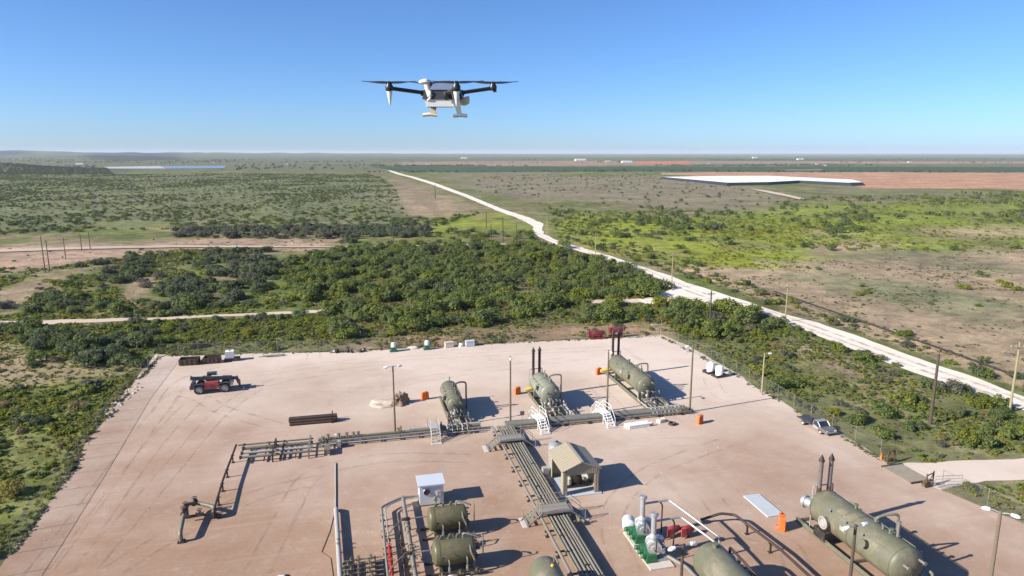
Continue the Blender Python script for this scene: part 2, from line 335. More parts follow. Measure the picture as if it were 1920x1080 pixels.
def ground_material():
    m, n, l, b = nodes_of('scrub_ground')
    at = n.new('ShaderNodeAttribute'); at.attribute_name = 'land'; tc = n.new('ShaderNodeTexCoord')
    def noise(s, d=8, r=.62):
        z = n.new('ShaderNodeTexNoise'); z.inputs['Scale'].default_value = s; z.inputs['Detail'].default_value = d; z.inputs['Roughness'].default_value = r
        l.new(tc.outputs['Object'], z.inputs['Vector']); return z
    a = noise(1.1, 9, .7); c = noise(.23, 8, .65); e = noise(.03, 6, .6)
    def rng_(src, lo, hi, o0, o1):
        k = n.new('ShaderNodeMapRange'); k.inputs[1].default_value = lo; k.inputs[2].default_value = hi; k.inputs[3].default_value = o0; k.inputs[4].default_value = o1
        l.new(src, k.inputs[0]); return k.outputs[0]
    def mul(x, y):
        k = n.new('ShaderNodeMath'); k.operation = 'MULTIPLY'; l.new(x, k.inputs[0]); l.new(y, k.inputs[1]); return k.outputs[0]
    f = mul(mul(rng_(a.outputs[0], .3, .7, .62, 1.3), rng_(c.outputs[0], .3, .7, .6, 1.4)), rng_(e.outputs[0], .3, .7, .72, 1.28))
    mx = n.new('ShaderNodeMix'); mx.data_type = 'RGBA'; mx.blend_type = 'MULTIPLY'; mx.inputs[0].default_value = 1
    l.new(at.outputs['Color'], mx.inputs[6]); cb = n.new('ShaderNodeCombineColor')
    for k in range(3): l.new(f, cb.inputs[k])
    l.new(cb.outputs[0], mx.inputs[7])
    dry = n.new('ShaderNodeMix'); dry.data_type = 'RGBA'; dry.inputs[7].default_value = (.33, .25, .155, 1)
    l.new(mul(rng_(c.outputs[0], .54, .70, 0, .5), rng_(a.outputs[0], .4, .6, .2, 1.)), dry.inputs[0]); l.new(mx.outputs[2], dry.inputs[6])
    l.new(dry.outputs[2], b.inputs['Base Color']); b.inputs['Roughness'].default_value = .95; b.inputs['Specular IOR Level'].default_value = .1
    bp = n.new('ShaderNodeBump'); bp.inputs['Strength'].default_value = .7; bp.inputs['Distance'].default_value = .25
    l.new(a.outputs[0], bp.inputs['Height']); l.new(bp.outputs[0], b.inputs['Normal'])
    return m
def grid_sheet():
    az = np.concatenate([np.linspace(-180, -56, 26)[:-1], np.linspace(-56, 56, 470), np.linspace(56, 180, 26)[1:]]) 
    rr = np.concatenate([[0.0, 8., 16, 24, 30], np.geomspace(34, 1600, 330), np.geomspace(1620, 24000, 130)])
    A_, R_ = np.meshgrid(np.radians(az) + YAW, rr); x = np.sin(A_) * R_; y = np.cos(A_) * R_; z = hfun(x, y)
    me = bpy.data.meshes.new('ground'); nr, nc = x.shape
    co = np.stack([x, y, z], -1).reshape(-1, 3)
    idx = np.arange(nr * nc).reshape(nr, nc)
    q = np.stack([idx[:-1, :-1], idx[:-1, 1:], idx[1:, 1:], idx[1:, :-1]], -1).reshape(-1, 4)[:, ::-1]
    me.vertices.add(len(co)); me.vertices.foreach_set('co', co.ravel())
    me.loops.add(len(q) * 4); me.loops.foreach_set('vertex_index', q.ravel())
    me.polygons.add(len(q)); me.polygons.foreach_set('loop_start', np.arange(len(q)) * 4)
    me.update(calc_edges=True)
    me.polygons.foreach_set('use_smooth', [True] * len(q))
    col = ground_color(x, y).reshape(-1, 3); ca = me.color_attributes.new('land', 'FLOAT_COLOR', 'POINT')
    ca.data.foreach_set('color', np.concatenate([col, np.ones((len(col), 1))], 1).astype(np.float32).ravel())
    me.materials.append(ground_material()); o = bpy.data.objects.new('ground', me); C.objects.link(o)
    return tag(o, 'sandy scrubland with dry and green patches reaching to the horizon', 'ground', kind='structure')
grid_sheet()

def n_clamp(n, l, src):
    k = n.new('ShaderNodeClamp'); l.new(src, k.inputs[0]); return k.outputs[0]
def dirt_material(name, col, pale, dark, tracks=0., zoned=None):
    m, n, l, b = nodes_of(name); tc = n.new('ShaderNodeTexCoord')
    def noise(s, d=8, r=.6, sq=None):
        z = n.new('ShaderNodeTexNoise'); z.inputs['Scale'].default_value = s; z.inputs['Detail'].default_value = d; z.inputs['Roughness'].default_value = r
        src = tc.outputs['Object']
        if sq: mp = n.new('ShaderNodeMapping'); mp.inputs['Scale'].default_value = sq; mp.inputs['Rotation'].default_value = (0, 0, .07); l.new(src, mp.inputs[0]); src = mp.outputs[0]
        l.new(src, z.inputs['Vector']); return z.outputs[0]
    def mix(fac, lo, hi, amt, prev, colr):
        k = n.new('ShaderNodeMapRange'); k.inputs[1].default_value = lo; k.inputs[2].default_value = hi; k.inputs[4].default_value = amt; l.new(fac, k.inputs[0])
        q = n.new('ShaderNodeMix'); q.data_type = 'RGBA'; l.new(k.outputs[0], q.inputs[0]); q.inputs[7].default_value = (*colr, 1)
        if isinstance(prev, tuple): q.inputs[6].default_value = (*prev, 1)
        else: l.new(prev, q.inputs[6])
        return q.outputs[2]
    o = mix(noise(.035, 5), .40, .62, .9, col, pale)
    o = mix(noise(.11, 7, .65), .5, .74, .65, o, dark)
    if zoned:   # pale caliche at back, pinker soil front left, with lens vignette painted in
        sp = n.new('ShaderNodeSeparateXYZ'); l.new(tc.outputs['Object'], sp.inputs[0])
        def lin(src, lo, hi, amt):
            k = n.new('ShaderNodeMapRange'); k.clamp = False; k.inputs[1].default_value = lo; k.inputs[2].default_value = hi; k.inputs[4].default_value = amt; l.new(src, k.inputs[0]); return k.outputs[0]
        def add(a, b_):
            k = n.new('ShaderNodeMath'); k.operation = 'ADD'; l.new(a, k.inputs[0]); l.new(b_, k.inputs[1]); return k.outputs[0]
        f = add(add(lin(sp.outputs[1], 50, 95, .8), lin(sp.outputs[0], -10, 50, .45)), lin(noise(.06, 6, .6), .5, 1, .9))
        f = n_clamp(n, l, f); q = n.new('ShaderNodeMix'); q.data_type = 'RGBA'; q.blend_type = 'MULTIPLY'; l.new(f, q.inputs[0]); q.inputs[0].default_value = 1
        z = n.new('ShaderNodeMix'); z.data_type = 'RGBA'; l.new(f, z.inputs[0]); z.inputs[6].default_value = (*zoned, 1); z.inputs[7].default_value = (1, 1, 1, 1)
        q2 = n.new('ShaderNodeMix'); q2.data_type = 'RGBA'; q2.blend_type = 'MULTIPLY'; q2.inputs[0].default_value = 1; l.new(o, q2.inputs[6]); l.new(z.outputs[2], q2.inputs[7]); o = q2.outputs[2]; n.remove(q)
    o = mix(noise(.42, 9, .7), .46, .66, .16, o, tuple(c * .80 for c in col)); o = mix(noise(.9, 9, .7), .54, .7, .16, o, tuple(min(.9, c * 1.1) for c in pale))
    o = mix(noise(2.6, 8, .75), .5, .75, .25, o, tuple(c * .74 for c in col))
    if tracks:
        tr = noise(1., 5, .55, (1.15, .045, 1)); gate = noise(.045, 3)
        k = n.new('ShaderNodeMath'); k.operation = 'MULTIPLY'; l.new(tr, k.inputs[0])
        gm = n.new('ShaderNodeMapRange'); gm.inputs[1].default_value = .38; gm.inputs[2].default_value = .6; l.new(gate, gm.inputs[0]); l.new(gm.outputs[0], k.inputs[1])
        o = mix(k.outputs[0], .53, .66, tracks, o, tuple(c * .6 for c in col))
        tr2 = noise(1., 5, .55, (.05, 1.0, 1)); o = mix(tr2, .57, .70, tracks * .22, o, tuple(min(.9, c * 1.05) for c in pale))
    l.new(o, b.inputs['Base Color']); b.inputs['Roughness'].default_value = .93; b.inputs['Specular IOR Level'].default_value = .15
    bp = n.new('ShaderNodeBump'); bp.inputs['Strength'].default_value = .45; bp.inputs['Distance'].default_value = .06
    l.new(noise(3.2, 9, .7), bp.inputs['Height']); l.new(bp.outputs[0], b.inputs['Normal'])
    return m
def ragged(poly, step, amp, seed=0):
    out = []
    for k in range(len(poly)):
        a = Vector(poly[k]); b = Vector(poly[(k + 1) % len(poly)]); L = (b - a).length
        st = max(step, .006 * a.length); n = max(1, int(L / st)); nrm = Vector((-(b - a).y, (b - a).x)).normalized() if L > 0 else Vector((0, 0))
        for i in range(n):
            p = a.lerp(b, i / n); w = (float(fbm(np.array([p.x]), np.array([p.y]), step * 2.5, seed)[0]) - .5) * 2 * amp
            out.append(p + nrm * w)
    return out
def sheet(name, poly, m, z, label, cat, step=1.2, amp=.5, seed=1):
    P = ragged(poly, step, amp, seed); tris = tessellate_polygon([[Vector((p.x, p.y, 0)) for p in P]])
    zs = hfun(np.array([p.x for p in P]), np.array([p.y for p in P]))
    me = bpy.data.meshes.new(name); me.from_pydata([(p.x, p.y, float(h) + z) for p, h in zip(P, zs)], [], [tuple(t) for t in tris]); me.update()
    if len(me.polygons) and me.polygons[0].normal.z < 0: me.flip_normals()
    me.materials.append(m); o = bpy.data.objects.new(name, me); C.objects.link(o); return tag(o, label, cat, kind='structure')
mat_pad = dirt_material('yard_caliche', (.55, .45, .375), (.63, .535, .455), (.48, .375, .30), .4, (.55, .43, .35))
mat_road = dirt_material('road_caliche', (.70, .62, .53), (.76, .69, .60), (.60, .49, .39))
mat_path = dirt_material('track_dirt', (.52, .42, .33), (.58, .50, .42), (.42, .31, .22))
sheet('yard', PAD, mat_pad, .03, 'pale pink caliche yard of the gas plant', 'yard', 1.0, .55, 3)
sheet('main_road', ROAD, mat_road, .10, 'pale caliche road running from the right edge to the horizon', 'road', 2.2, .75, 5)
sheet('entry_road', ENTRY, dirt_material('entry_dirt', (.56, .455, .375), (.62, .53, .45), (.48, .37, .29)), .024, 'sandy entry road from the yard gate to the right', 'road', 1.2, .5, 6)
sheet('dirt_track', PATH, mat_path, .05, 'narrow pale track crossing the brush behind the yard', 'track', 1.4, .55, 7)
sheet('dirt_track', PATHB, mat_path, .06, 'short pale spur off the road junction into the thicket', 'track', 1.4, .5, 12)
sheet('dirt_track', PATH2, dirt_material('far_track_dirt', (.46, .36, .27), (.52, .43, .34), (.36, .27, .19)), .25, 'far pale track across the sandy clearing on the left', 'track', 4, .9, 8)
sheet('dirt_track', PATH3, mat_path, .6, 'short pale track below the white reservoir', 'track', 8, 1.2, 9)

def track_material(name, col, cover):
    m, n, l, b = nodes_of(name); tc = n.new('ShaderNodeTexCoord'); z = n.new('ShaderNodeTexNoise'); z.inputs['Scale'].default_value = .55; z.inputs['Detail'].default_value = 8; z.inputs['Roughness'].default_value = .7
    l.new(tc.outputs['Object'], z.inputs['Vector']); k = n.new('ShaderNodeMapRange'); k.inputs[1].default_value = .42; k.inputs[2].default_value = .62; k.inputs[4].default_value = cover; l.new(z.outputs[0], k.inputs[0])
    b.inputs['Base Color'].default_value = (*col, 1); b.inputs['Roughness'].default_value = .95; b.inputs['Specular IOR Level'].default_value = .1
    tr = n.new('ShaderNodeBsdfTransparent'); ms = n.new('ShaderNodeMixShader'); l.new(k.outputs[0], ms.inputs[0]); l.new(tr.outputs[0], ms.inputs[1]); l.new(b.outputs[0], ms.inputs[2]); l.new(ms.outputs[0], n['Material Output'].inputs[0]); return m
mat_rut = track_material('tyre_rut', (.30, .22, .175), .26); mat_rut_pale = track_material('tyre_rut_pale', (.62, .53, .45), .42); mat_road_rut = track_material('road_rut', (.44, .37, .30), .6)
def ribbon(name, pts, width, m, z, parent=None, offs=(0.,)):
    P = [Vector(p) for p in pts]; Q = []
    for k in range(len(P) - 1):      # smooth the line
        p0 = P[max(k - 1, 0)]; p1 = P[k]; p2 = P[k + 1]; p3 = P[min(k + 2, len(P) - 1)]
        for i in range(8):
            t = i / 8; Q.append(.5 * ((2 * p1) + (p2 - p0) * t + (2 * p0 - 5 * p1 + 4 * p2 - p3) * t * t + (3 * p1 - p0 - 3 * p2 + p3) * t ** 3))
    Q.append(P[-1]); out = []
    for o_ in offs:
        vs = []; fs = []
        for i, q in enumerate(Q):
            d = (Q[min(i + 1, len(Q) - 1)] - Q[max(i - 1, 0)]).normalized(); nr = Vector((-d.y, d.x)); w = width * (.75 + .5 * random.random()) / 2; h = float(hfun(q.x, q.y)) + z
            a = q + nr * (o_ - w); c = q + nr * (o_ + w); vs += [(a.x, a.y, h), (c.x, c.y, h)]
            if i: fs.append((2 * i - 2, 2 * i, 2 * i + 1, 2 * i - 1))
        me = bpy.data.meshes.new(name); me.from_pydata(vs, [], fs); me.update()
        if me.polygons[0].normal.z < 0: me.flip_normals()
        me.materials.append(m); o = bpy.data.objects.new(name, me); C.objects.link(o); o.parent = parent; out.append(o)
    return out
yard = bpy.data.objects['yard']; road = bpy.data.objects['main_road']; GA = (-.95, .95)
zt = .036
for pts, m in (([(70, 1078), (160, 960), (240, 850), (300, 770), (345, 715), (420, 690)], mat_rut), ([(110, 1078), (215, 930), (300, 820), (372, 745)], mat_rut), ([(150, 1078), (235, 980), (330, 870), (420, 770), (520, 715), (700, 690)], mat_rut),
               ([(300, 775), (330, 740), (372, 745), (420, 770), (520, 800)], mat_rut), ([(330, 700), (450, 705), (640, 680), (900, 665), (1180, 652)], mat_rut_pale), ([(420, 745), (560, 730), (700, 730), (800, 710), (940, 690), (1100, 670)], mat_rut_pale),
               ([(1730, 890), (1600, 880), (1450, 850), (1330, 830), (1180, 830)], mat_rut_pale), ([(1730, 895), (1640, 860), (1540, 820), (1440, 770), (1350, 740), (1330, 700)], mat_rut_pale), ([(1180, 1078), (1150, 1000), (1160, 940), (1230, 880), (1360, 830)], mat_rut),
               ([(480, 1078), (540, 960), (590, 890), (720, 860), (880, 860)], mat_rut), ([(200, 1078), (330, 1000), (480, 930), (600, 900)], mat_rut), ([(1500, 1078), (1470, 1020), (1380, 990), (1330, 930)], mat_rut)):
    ribbon('tyre_track', W(pts), .27, m, zt, yard, GA); zt += .0012
ribbon('wheel_rut', W([(1012, 438), (1035, 449), (1080, 464), (1140, 484), (1200, 505), (1262, 532), (1330, 557), (1400, 573), (1490, 604), (1560, 629), (1650, 662), (1750, 698), (1850, 732), (1990, 785)]), .8, mat_road_rut, .106, road, (-1.0, 1.0))
ribbon('wheel_rut', W([(1205, 564), (1260, 560), (1330, 562), (1400, 573)]), .7, mat_road_rut, .111, road, (-1.0, 1.0))
for pts, w, lb in (([(-20, 585), (60, 560), (110, 530), (140, 505), (230, 488), (330, 470)], 2.2, 'sandy cattle trail through the brush on the left'), ([(235, 572), (245, 545), (275, 520), (310, 500), (340, 478)], 1.8, 'winding sandy trail beside the grey grove'),
                   ([(1530, 480), (1545, 462), (1620, 450), (1720, 452), (1830, 446), (1960, 450)], 5., 'curved sandy trail across the green plain right of the road'), ([(740, 330), (770, 350), (800, 378), (830, 410)], 7., 'sandy trail running beside the far road'), ([(0, 735), (90, 712), (190, 705), (270, 690)], 2.2, 'faint sandy trail left of the yard corner')):
    tag(ribbon('dirt_trail', W(pts), w, track_material('trail_sand', (.36, .275, .19), .9), .03)[0], lb, 'trail', kind='structure')

# air between here and the horizon
hz = MB().box((0, 4000, 48), (60000, 60000, 100)); hz_m = bpy.data.materials.new('haze_air'); hz_m.use_nodes = True
hn = hz_m.node_tree.nodes; hn.clear(); ho = hn.new('ShaderNodeOutputMaterial'); hv = hn.new('ShaderNodeVolumePrincipled')
hv.inputs['Color'].default_value = (.76, .87, 1., 1); hv.inputs['Density'].default_value = 6.5e-5; hv.inputs['Anisotropy'].default_value = .0
hz_m.node_tree.links.new(hv.outputs[0], ho.inputs['Volume'])
tag(hz.build('haze', hz_m, None, False), 'thin blue haze over the plain', 'haze', kind='stuff')
# ------------------------------------------------------------------ vegetation
def leaf_material(name, ramp, trans=.25):
    m, n, l, b = nodes_of(name); at = n.new('ShaderNodeAttribute'); at.attribute_type = 'INSTANCER'; at.attribute_name = 'tint'
    rp = n.new('ShaderNodeValToRGB'); e = rp.color_ramp.elements
    while len(e) > 1: e.remove(e[-1])
    e[0].position = ramp[0][0]; e[0].color = (*ramp[0][1], 1)
    for p, c in ramp[1:]: k = e.new(p); k.color = (*c, 1)
    l.new(at.outputs['Fac'], rp.inputs[0])
    tc = n.new('ShaderNodeTexCoord'); nz = n.new('ShaderNodeTexNoise'); nz.inputs['Scale'].default_value = 2.6; nz.inputs['Detail'].default_value = 3
    l.new(tc.outputs['Object'], nz.inputs['Vector'])
    k = n.new('ShaderNodeMapRange'); k.inputs[1].default_value = .3; k.inputs[2].default_value = .7; k.inputs[3].default_value = .74; k.inputs[4].default_value = 1.26; l.new(nz.outputs[0], k.inputs[0])
    mx = n.new('ShaderNodeMix'); mx.data_type = 'RGBA'; mx.blend_type = 'MULTIPLY'; mx.inputs[0].default_value = 1; l.new(rp.outputs[0], mx.inputs[6])
    cb = n.new('ShaderNodeCombineColor')
    for i in range(3): l.new(k.outputs[0], cb.inputs[i])
    l.new(cb.outputs[0], mx.inputs[7]); l.new(mx.outputs[2], b.inputs['Base Color']); b.inputs['Roughness'].default_value = .7; b.inputs['Specular IOR Level'].default_value = .2
    tr = n.new('ShaderNodeBsdfTranslucent'); l.new(mx.outputs[2], tr.inputs[0]); ms = n.new('ShaderNodeMixShader'); ms.inputs[0].default_value = trans
    l.new(b.outputs[0], ms.inputs[1]); l.new(tr.outputs[0], ms.inputs[2]); l.new(ms.outputs[0], n['Material Output'].inputs[0])
    return m
# tint 0 grey brush .. .25 dark mesquite .. .5 green .. .75 yellow green .. 1 dry straw
mat_leaf = leaf_material('brush_leaves', [(0, (.16, .155, .12)), (.2, (.125, .16, .078)), (.45, (.165, .21, .06)), (.7, (.225, .25, .032)), (.88, (.28, .25, .035)), (1, (.30, .24, .15))], .5)
M['twig'] = mat('grey_twigs', (.12, .095, .075), .9, 0, .2, 8)
def crown_mesh(name, seed, n, leaf, lobes=7, flat=.75, low=.15, twig=None):
    r = np.random.default_rng(seed); L = []
    for k in range(lobes):
        a = r.uniform(0, 6.28); rag = seed % 2; d = r.uniform(.12, .68 + .22 * rag) if k else 0
        L.append((d * math.cos(a), d * math.sin(a), r.uniform(.28, .74 + .15 * rag) * flat, r.uniform(.30 - .1 * rag, .52 - .1 * rag)))
    vs = []; fs = []
    for k in range(n):
        cx, cy, cz, cr = L[r.integers(lobes)]; u = r.normal(size=3); u /= np.linalg.norm(u)
        if u[2] < -.35: u[2] = -u[2]
        rad = cr * r.uniform(.72, 1.2); p = np.array([cx, cy, cz]) + u * rad * np.array([1, 1, .82])
        p[2] = max(p[2], low * r.uniform(.3, 1))
        nn = u * 1.1 + r.normal(size=3) * .42 + np.array([0, 0, .25]); nn /= np.linalg.norm(nn)
        t = np.cross(nn, r.normal(size=3)); t /= np.linalg.norm(t); bb = np.cross(nn, t); s = leaf * r.uniform(.55, 1.35); e = r.uniform(.5, .95)
        o = len(vs); kk = r.uniform(.6, 1.2, 5)
        pts = [(-1, -.25), (-.2, -.9), (1, -.2), (.55, .85), (-.6, .8)]
        vs += [tuple(p + t * s * a * w + bb * s * e * c * w) for (a, c), w in zip(pts, kk)]; fs.append(tuple(range(o, o + 5)))
    me = bpy.data.meshes.new(name); me.from_pydata(vs, [], fs); me.materials.append(mat_leaf); return me
def stem_mesh(name, seed, n=5):
    r = random.Random(seed); b = MB()
    for k in range(n):
        a = k * 6.28 / n + r.uniform(-.4, .4); s = r.uniform(.35, .6)
        b.tube((0, 0, -.05), (.16 * math.cos(a), .16 * math.sin(a), .22), .035, .027, 5); b.tube((.16 * math.cos(a), .16 * math.sin(a), .22), (s * math.cos(a), s * math.sin(a), r.uniform(.45, .7)), .027, .01, 5)
    return b.mesh(name, M['twig'])
bush_crowns = [crown_mesh('bush_crown', 100 + k, 820, .078, 7 + k % 5, .62 + .05 * (k % 4)) for k in range(7)]
bush_stems = [stem_mesh('bush_trunk', 40 + k) for k in range(3)]
low_crowns = [crown_mesh('low_brush', 200 + k, 170, .13, 5, .5, .08) for k in range(4)]
tuft_crowns = [crown_mesh('weed_tuft', 300 + k, 26, .30, 4, .42, .05) for k in range(3)]

# a few stones
BLOCK = [PAD, ROAD, ENTRY, PATH, PATHB, PATH2, PATH3]
zmap = {n: W(p) for n, p, *_ in ZONES}
def near_block(x, y, pad):
    k = np.zeros(x.shape, bool)
    for P in BLOCK:
        for dx, dy in ((0, 0), (1, 0), (-1, 0), (0, 1), (0, -1)): k |= inside(x + dx * pad, y + dy * pad, P)
    return k
# extra outlines that only steer the plants
VEG = {n: W(p) for n, p in dict(
    thicket=ZONES[[z[0] for z in ZONES].index('thicket')][1],
    hedge_left=[(330, 430), (640, 425), (800, 428), (800, 445), (640, 448), (330, 447)],
    woods_left=[(-80, 500), (90, 505), (250, 470), (500, 465), (520, 500), (600, 585), (300, 595), (0, 602), (-80, 600)],
    front_left=[(-80, 612), (300, 602), (620, 590), (640, 650), (290, 668), (215, 760), (130, 888), (22, 1036), (-80, 1080)],
    roadnear=[(1480, 606), (1560, 642), (1700, 690), (1920, 770), (1990, 800), (1920, 792), (1690, 714), (1550, 660), (1470, 624)],
    bush_big=[(90, 622), (270, 628), (270, 690), (130, 690)],
    strip=[(1245, 590), (1330, 580), (1480, 606), (1560, 650), (1700, 705), (1920, 785), (1990, 840), (1740, 866), (1660, 850), (1450, 735), (1270, 640)],
    roadside=[(1030, 440), (1300, 525), (1460, 578), (1700, 655), (1930, 740), (1960, 720), (1700, 625), (1480, 560), (1320, 505), (1100, 455)],
    midright=[(1040, 375), (1500, 370), (2050, 355), (2050, 475), (1560, 470), (1040, 440)],
    sandr=[(1300, 500), (2050, 465), (2050, 800), (1700, 640), (1480, 560)],
    grove=[(385, 478), (500, 468), (512, 505), (490, 545), (470, 575), (290, 582), (300, 548), (350, 515)], grove_b=[(180, 492), (285, 478), (272, 532), (185, 532)],
    grove_c=[(55, 562), (200, 546), (235, 580), (60, 596)], grove_d=[(0, 618), (110, 612), (140, 640), (60, 690), (0, 700)],
    yellow_weeds=[(485, 520), (560, 490), (640, 500), (605, 575), (500, 580)], yellow_weeds_b=[(300, 606), (620, 592), (620, 625), (420, 632), (300, 650)], yellow_weeds_c=[(90, 530), (150, 515), (235, 545), (200, 575), (60, 570)],
    entry_low=[(1800, 915), (1990, 905), (1990, 985), (1930, 985)],
    dry=[(880, 330), (1250, 326), (1480, 370), (1440, 398), (1150, 385), (900, 360)],
    field=[(690, 300), (2300, 300), (2300, 323), (690, 322)], tanf=[(1240, 322), (2300, 322), (2300, 356), (1640, 356), (1520, 350), (1240, 350)],
    darkhill=[(-200, 312), (90, 313), (170, 317), (205, 322), (212, 327), (-200, 330)], pond=[(180, 308), (440, 307), (440, 319), (185, 320)]).items()}
bushes = []   # x, y, z, radius, height factor, tint, region
def scatter(poly, dens, rmin, rmax, tint, tsd, region, hf=(.8, 1.15), clump=0., rmaxd=1e9, pad=.6, seed=0, skip=()):
    r = np.random.default_rng(1000 + seed); P = np.array(poly); x0, y0 = P.min(0); x1, y1 = P.max(0)
    n = int((x1 - x0) * (y1 - y0) * dens); x = r.uniform(x0, x1, n); y = r.uniform(y0, y1, n)
    k = inside(x, y, poly); x = x[k]; y = y[k]
    if clump: k = fbm(x, y, clump, 700 + seed, 3) + r.uniform(-.12, .12, len(x)) > .5; x = x[k]; y = y[k]
    k = ~near_block(x, y, pad) & (np.hypot(x, y) < rmaxd)
    for q in skip: k &= ~inside(x, y, VEG[q] if q in VEG else zmap[q])
    x = x[k]; y = y[k]; n = len(x); s = rmin + (rmax - rmin) * r.random(n) ** 1.6
    t = np.clip(r.normal(tint, tsd, n) + .25 * (fbm(x, y, 25, 55, 2) - .5), 0, .99); h = r.uniform(*hf, n); z = hfun(x, y)
    bushes.extend(zip(x, y, z, s, h, t, [region] * n))
scatter(VEG['thicket'], .088, 1.3, 3.0, .44, .09, 'thicket', (.85, 1.2), seed=1, pad=.9)
scatter(VEG['grove'], .075, 1.4, 3.0, .17, .10, 'grove', (.9, 1.25), seed=21, pad=1.5)
scatter(VEG['grove_b'], .08, 1.4, 2.6, .25, .09, 'woods_left', (.8, 1.1), seed=22)
scatter(VEG['grove_c'], .09, 1.3, 2.4, .28, .09, 'woods_left', (.8, 1.1), seed=23)
scatter(VEG['yellow_weeds'], .10, .8, 1.7, .66, .08, 'woods_left', (.6, .9), seed=24)
scatter(VEG['yellow_weeds_b'], .14, .7, 1.4, .68, .1, 'front_left', (.5, .8), seed=25, clump=10)
scatter(VEG['yellow_weeds_c'], .10, .8, 1.6, .64, .08, 'woods_left', (.6, .9), seed=26)
scatter(VEG['woods_left'], .045, 1.0, 2.4, .40, .16, 'woods_left', clump=18, seed=2, skip=('sand_left2', 'sand_left3', 'thicket', 'grove'))
scatter(VEG['front_left'], .07, .7, 1.7, .46, .2, 'front_left', clump=12, seed=3, skip=('sand_left4', 'sand_left6', 'bush_big'))
scatter(VEG['bush_big'], .11, 1.5, 2.7, .27, .06, 'front_left', (.9, 1.2), seed=4)
scatter(VEG['grove_d'], .08, 1.2, 2.2, .28, .08, 'front_left', (.9, 1.2), seed=27)
scatter(VEG['strip'], .10, .7, 1.9, .43, .15, 'strip', clump=12, seed=5, skip=('sand_strip', 'sand_strip2'))
scatter(zmap['bank_back'], .03, .6, 1.3, .35, .15, 'thicket', (.6, 1.), seed=29)
scatter(VEG['roadside'], .06, .7, 1.7, .38, .15, 'roadside', seed=6)
scatter(VEG['roadnear'], .14, .7, 1.6, .36, .14, 'strip', (.8, 1.1), seed=28, pad=.05)
scatter(VEG['midright'], .018, 1.2, 3.4, .38, .12, 'midright', clump=45, seed=7, skip=('tanf', 'dry'))
scatter(VEG['sandr'], .006, .8, 2.4, .44, .18, 'sandr', clump=16, seed=8)
scatter(VEG['entry_low'], .12, .6, 1.3, .6, .15, 'strip', seed=9)
scatter(VEG['hedge_left'], .085, 1.5, 2.9, .10, .06, 'hedge', (.9, 1.3), seed=10)
scatter(VEG['dry'], .002, 1, 2.4, .3, .1, 'far', seed=11)
LP = W([(-500, 332), (690, 325), (900, 400), (820, 425), (640, 424), (330, 430), (-500, 455)])
scatter(LP, .05, .9, 2.4, .34, .15, 'leftplain', (.6, .95), clump=38, seed=12, skip=('hedge_left', 'sand_hill', 'meadow_c'))
scatter(LP, .028, .6, 1.7, .42, .2, 'leftplain', (.5, .8), seed=16, skip=('hedge_left', 'sand_hill', 'meadow_c'))
scatter(VEG['darkhill'], .03, 1.8, 3.6, .17, .06, 'darkhill', seed=13)
scatter(W([(1010, 380), (1340, 440), (1330, 520), (1060, 455)]), .012, .9, 2.2, .38, .12, 'midright', seed=14)
scatter(W([(640, 440), (1000, 430), (1030, 455), (700, 462), (600, 462)]), .04, 1.0, 2.3, .42, .15, 'woods_left', clump=20, seed=15)
scatter(W([(930, 330), (1250, 326), (1240, 345), (1000, 372), (880, 350)]), .006, .8, 2.2, .4, .1, 'far', (.5, .8), clump=50, seed=17)
for q, (nm, rg) in enumerate((('thicket', 'thicket'), ('woods_left', 'woods_left'), ('strip', 'strip'), ('front_left', 'front_left'), ('roadside', 'roadside'))):   # dead and dry bushes
    scatter(VEG[nm], .009, .7, 1.9, .04, .03, rg, (.7, 1.1), seed=80 + q); scatter(VEG[nm], .006, .5, 1.3, .95, .03, rg, (.6, 1.), seed=90 + q)
for k, (v0, v1) in enumerate(((310.2, 311.6), (322.2, 323.4), (304.6, 305.2), (299.2, 299.8))):
    scatter(W([(690, v0), (2200, v0 + .4), (2200, v1 + .4), (690, v1)]), (.004, .006, .0012, .0006)[k], 2.5, 6., .22, .08, 'far', (.7, 1.2), clump=220, seed=60 + k)
scatter(W([(-300, 296), (680, 301), (690, 318), (-300, 326)]), .0007, 2., 6., .24, .08, 'leftplain', clump=260, seed=66, skip=('pond', 'darkhill'))
bushes.sort(key=lambda b: -b[3] / math.hypot(b[0], b[1]))
NEAR = bushes[:300]; REST = bushes[300:]
TXT = {'grove': 'in the grey grove above the narrow pale track', 'thicket': 'in the dense thicket behind the yard', 'woods_left': 'beyond the pale track on the left',
       'front_left': 'in the brush outside the left corner of the yard', 'strip': 'between the yard fence and the pale road',
       'roadside': 'on the far verge of the pale road', 'midright': 'on the green plain right of the road', 'sandr': 'on the sandy plain right of the road',
       'hedge': 'in the grey brush row beyond the sandy clearing', 'leftplain': 'on the plain left of the road', 'far': 'on the dry grass plain', 'darkhill': 'on the dark hill at the left edge'}
def tint_word(t): return ('grey green', 'dark green', 'mid green', 'yellow green', 'straw yellow')[int(np.digitize(t, [.13, .36, .58, .84]))]
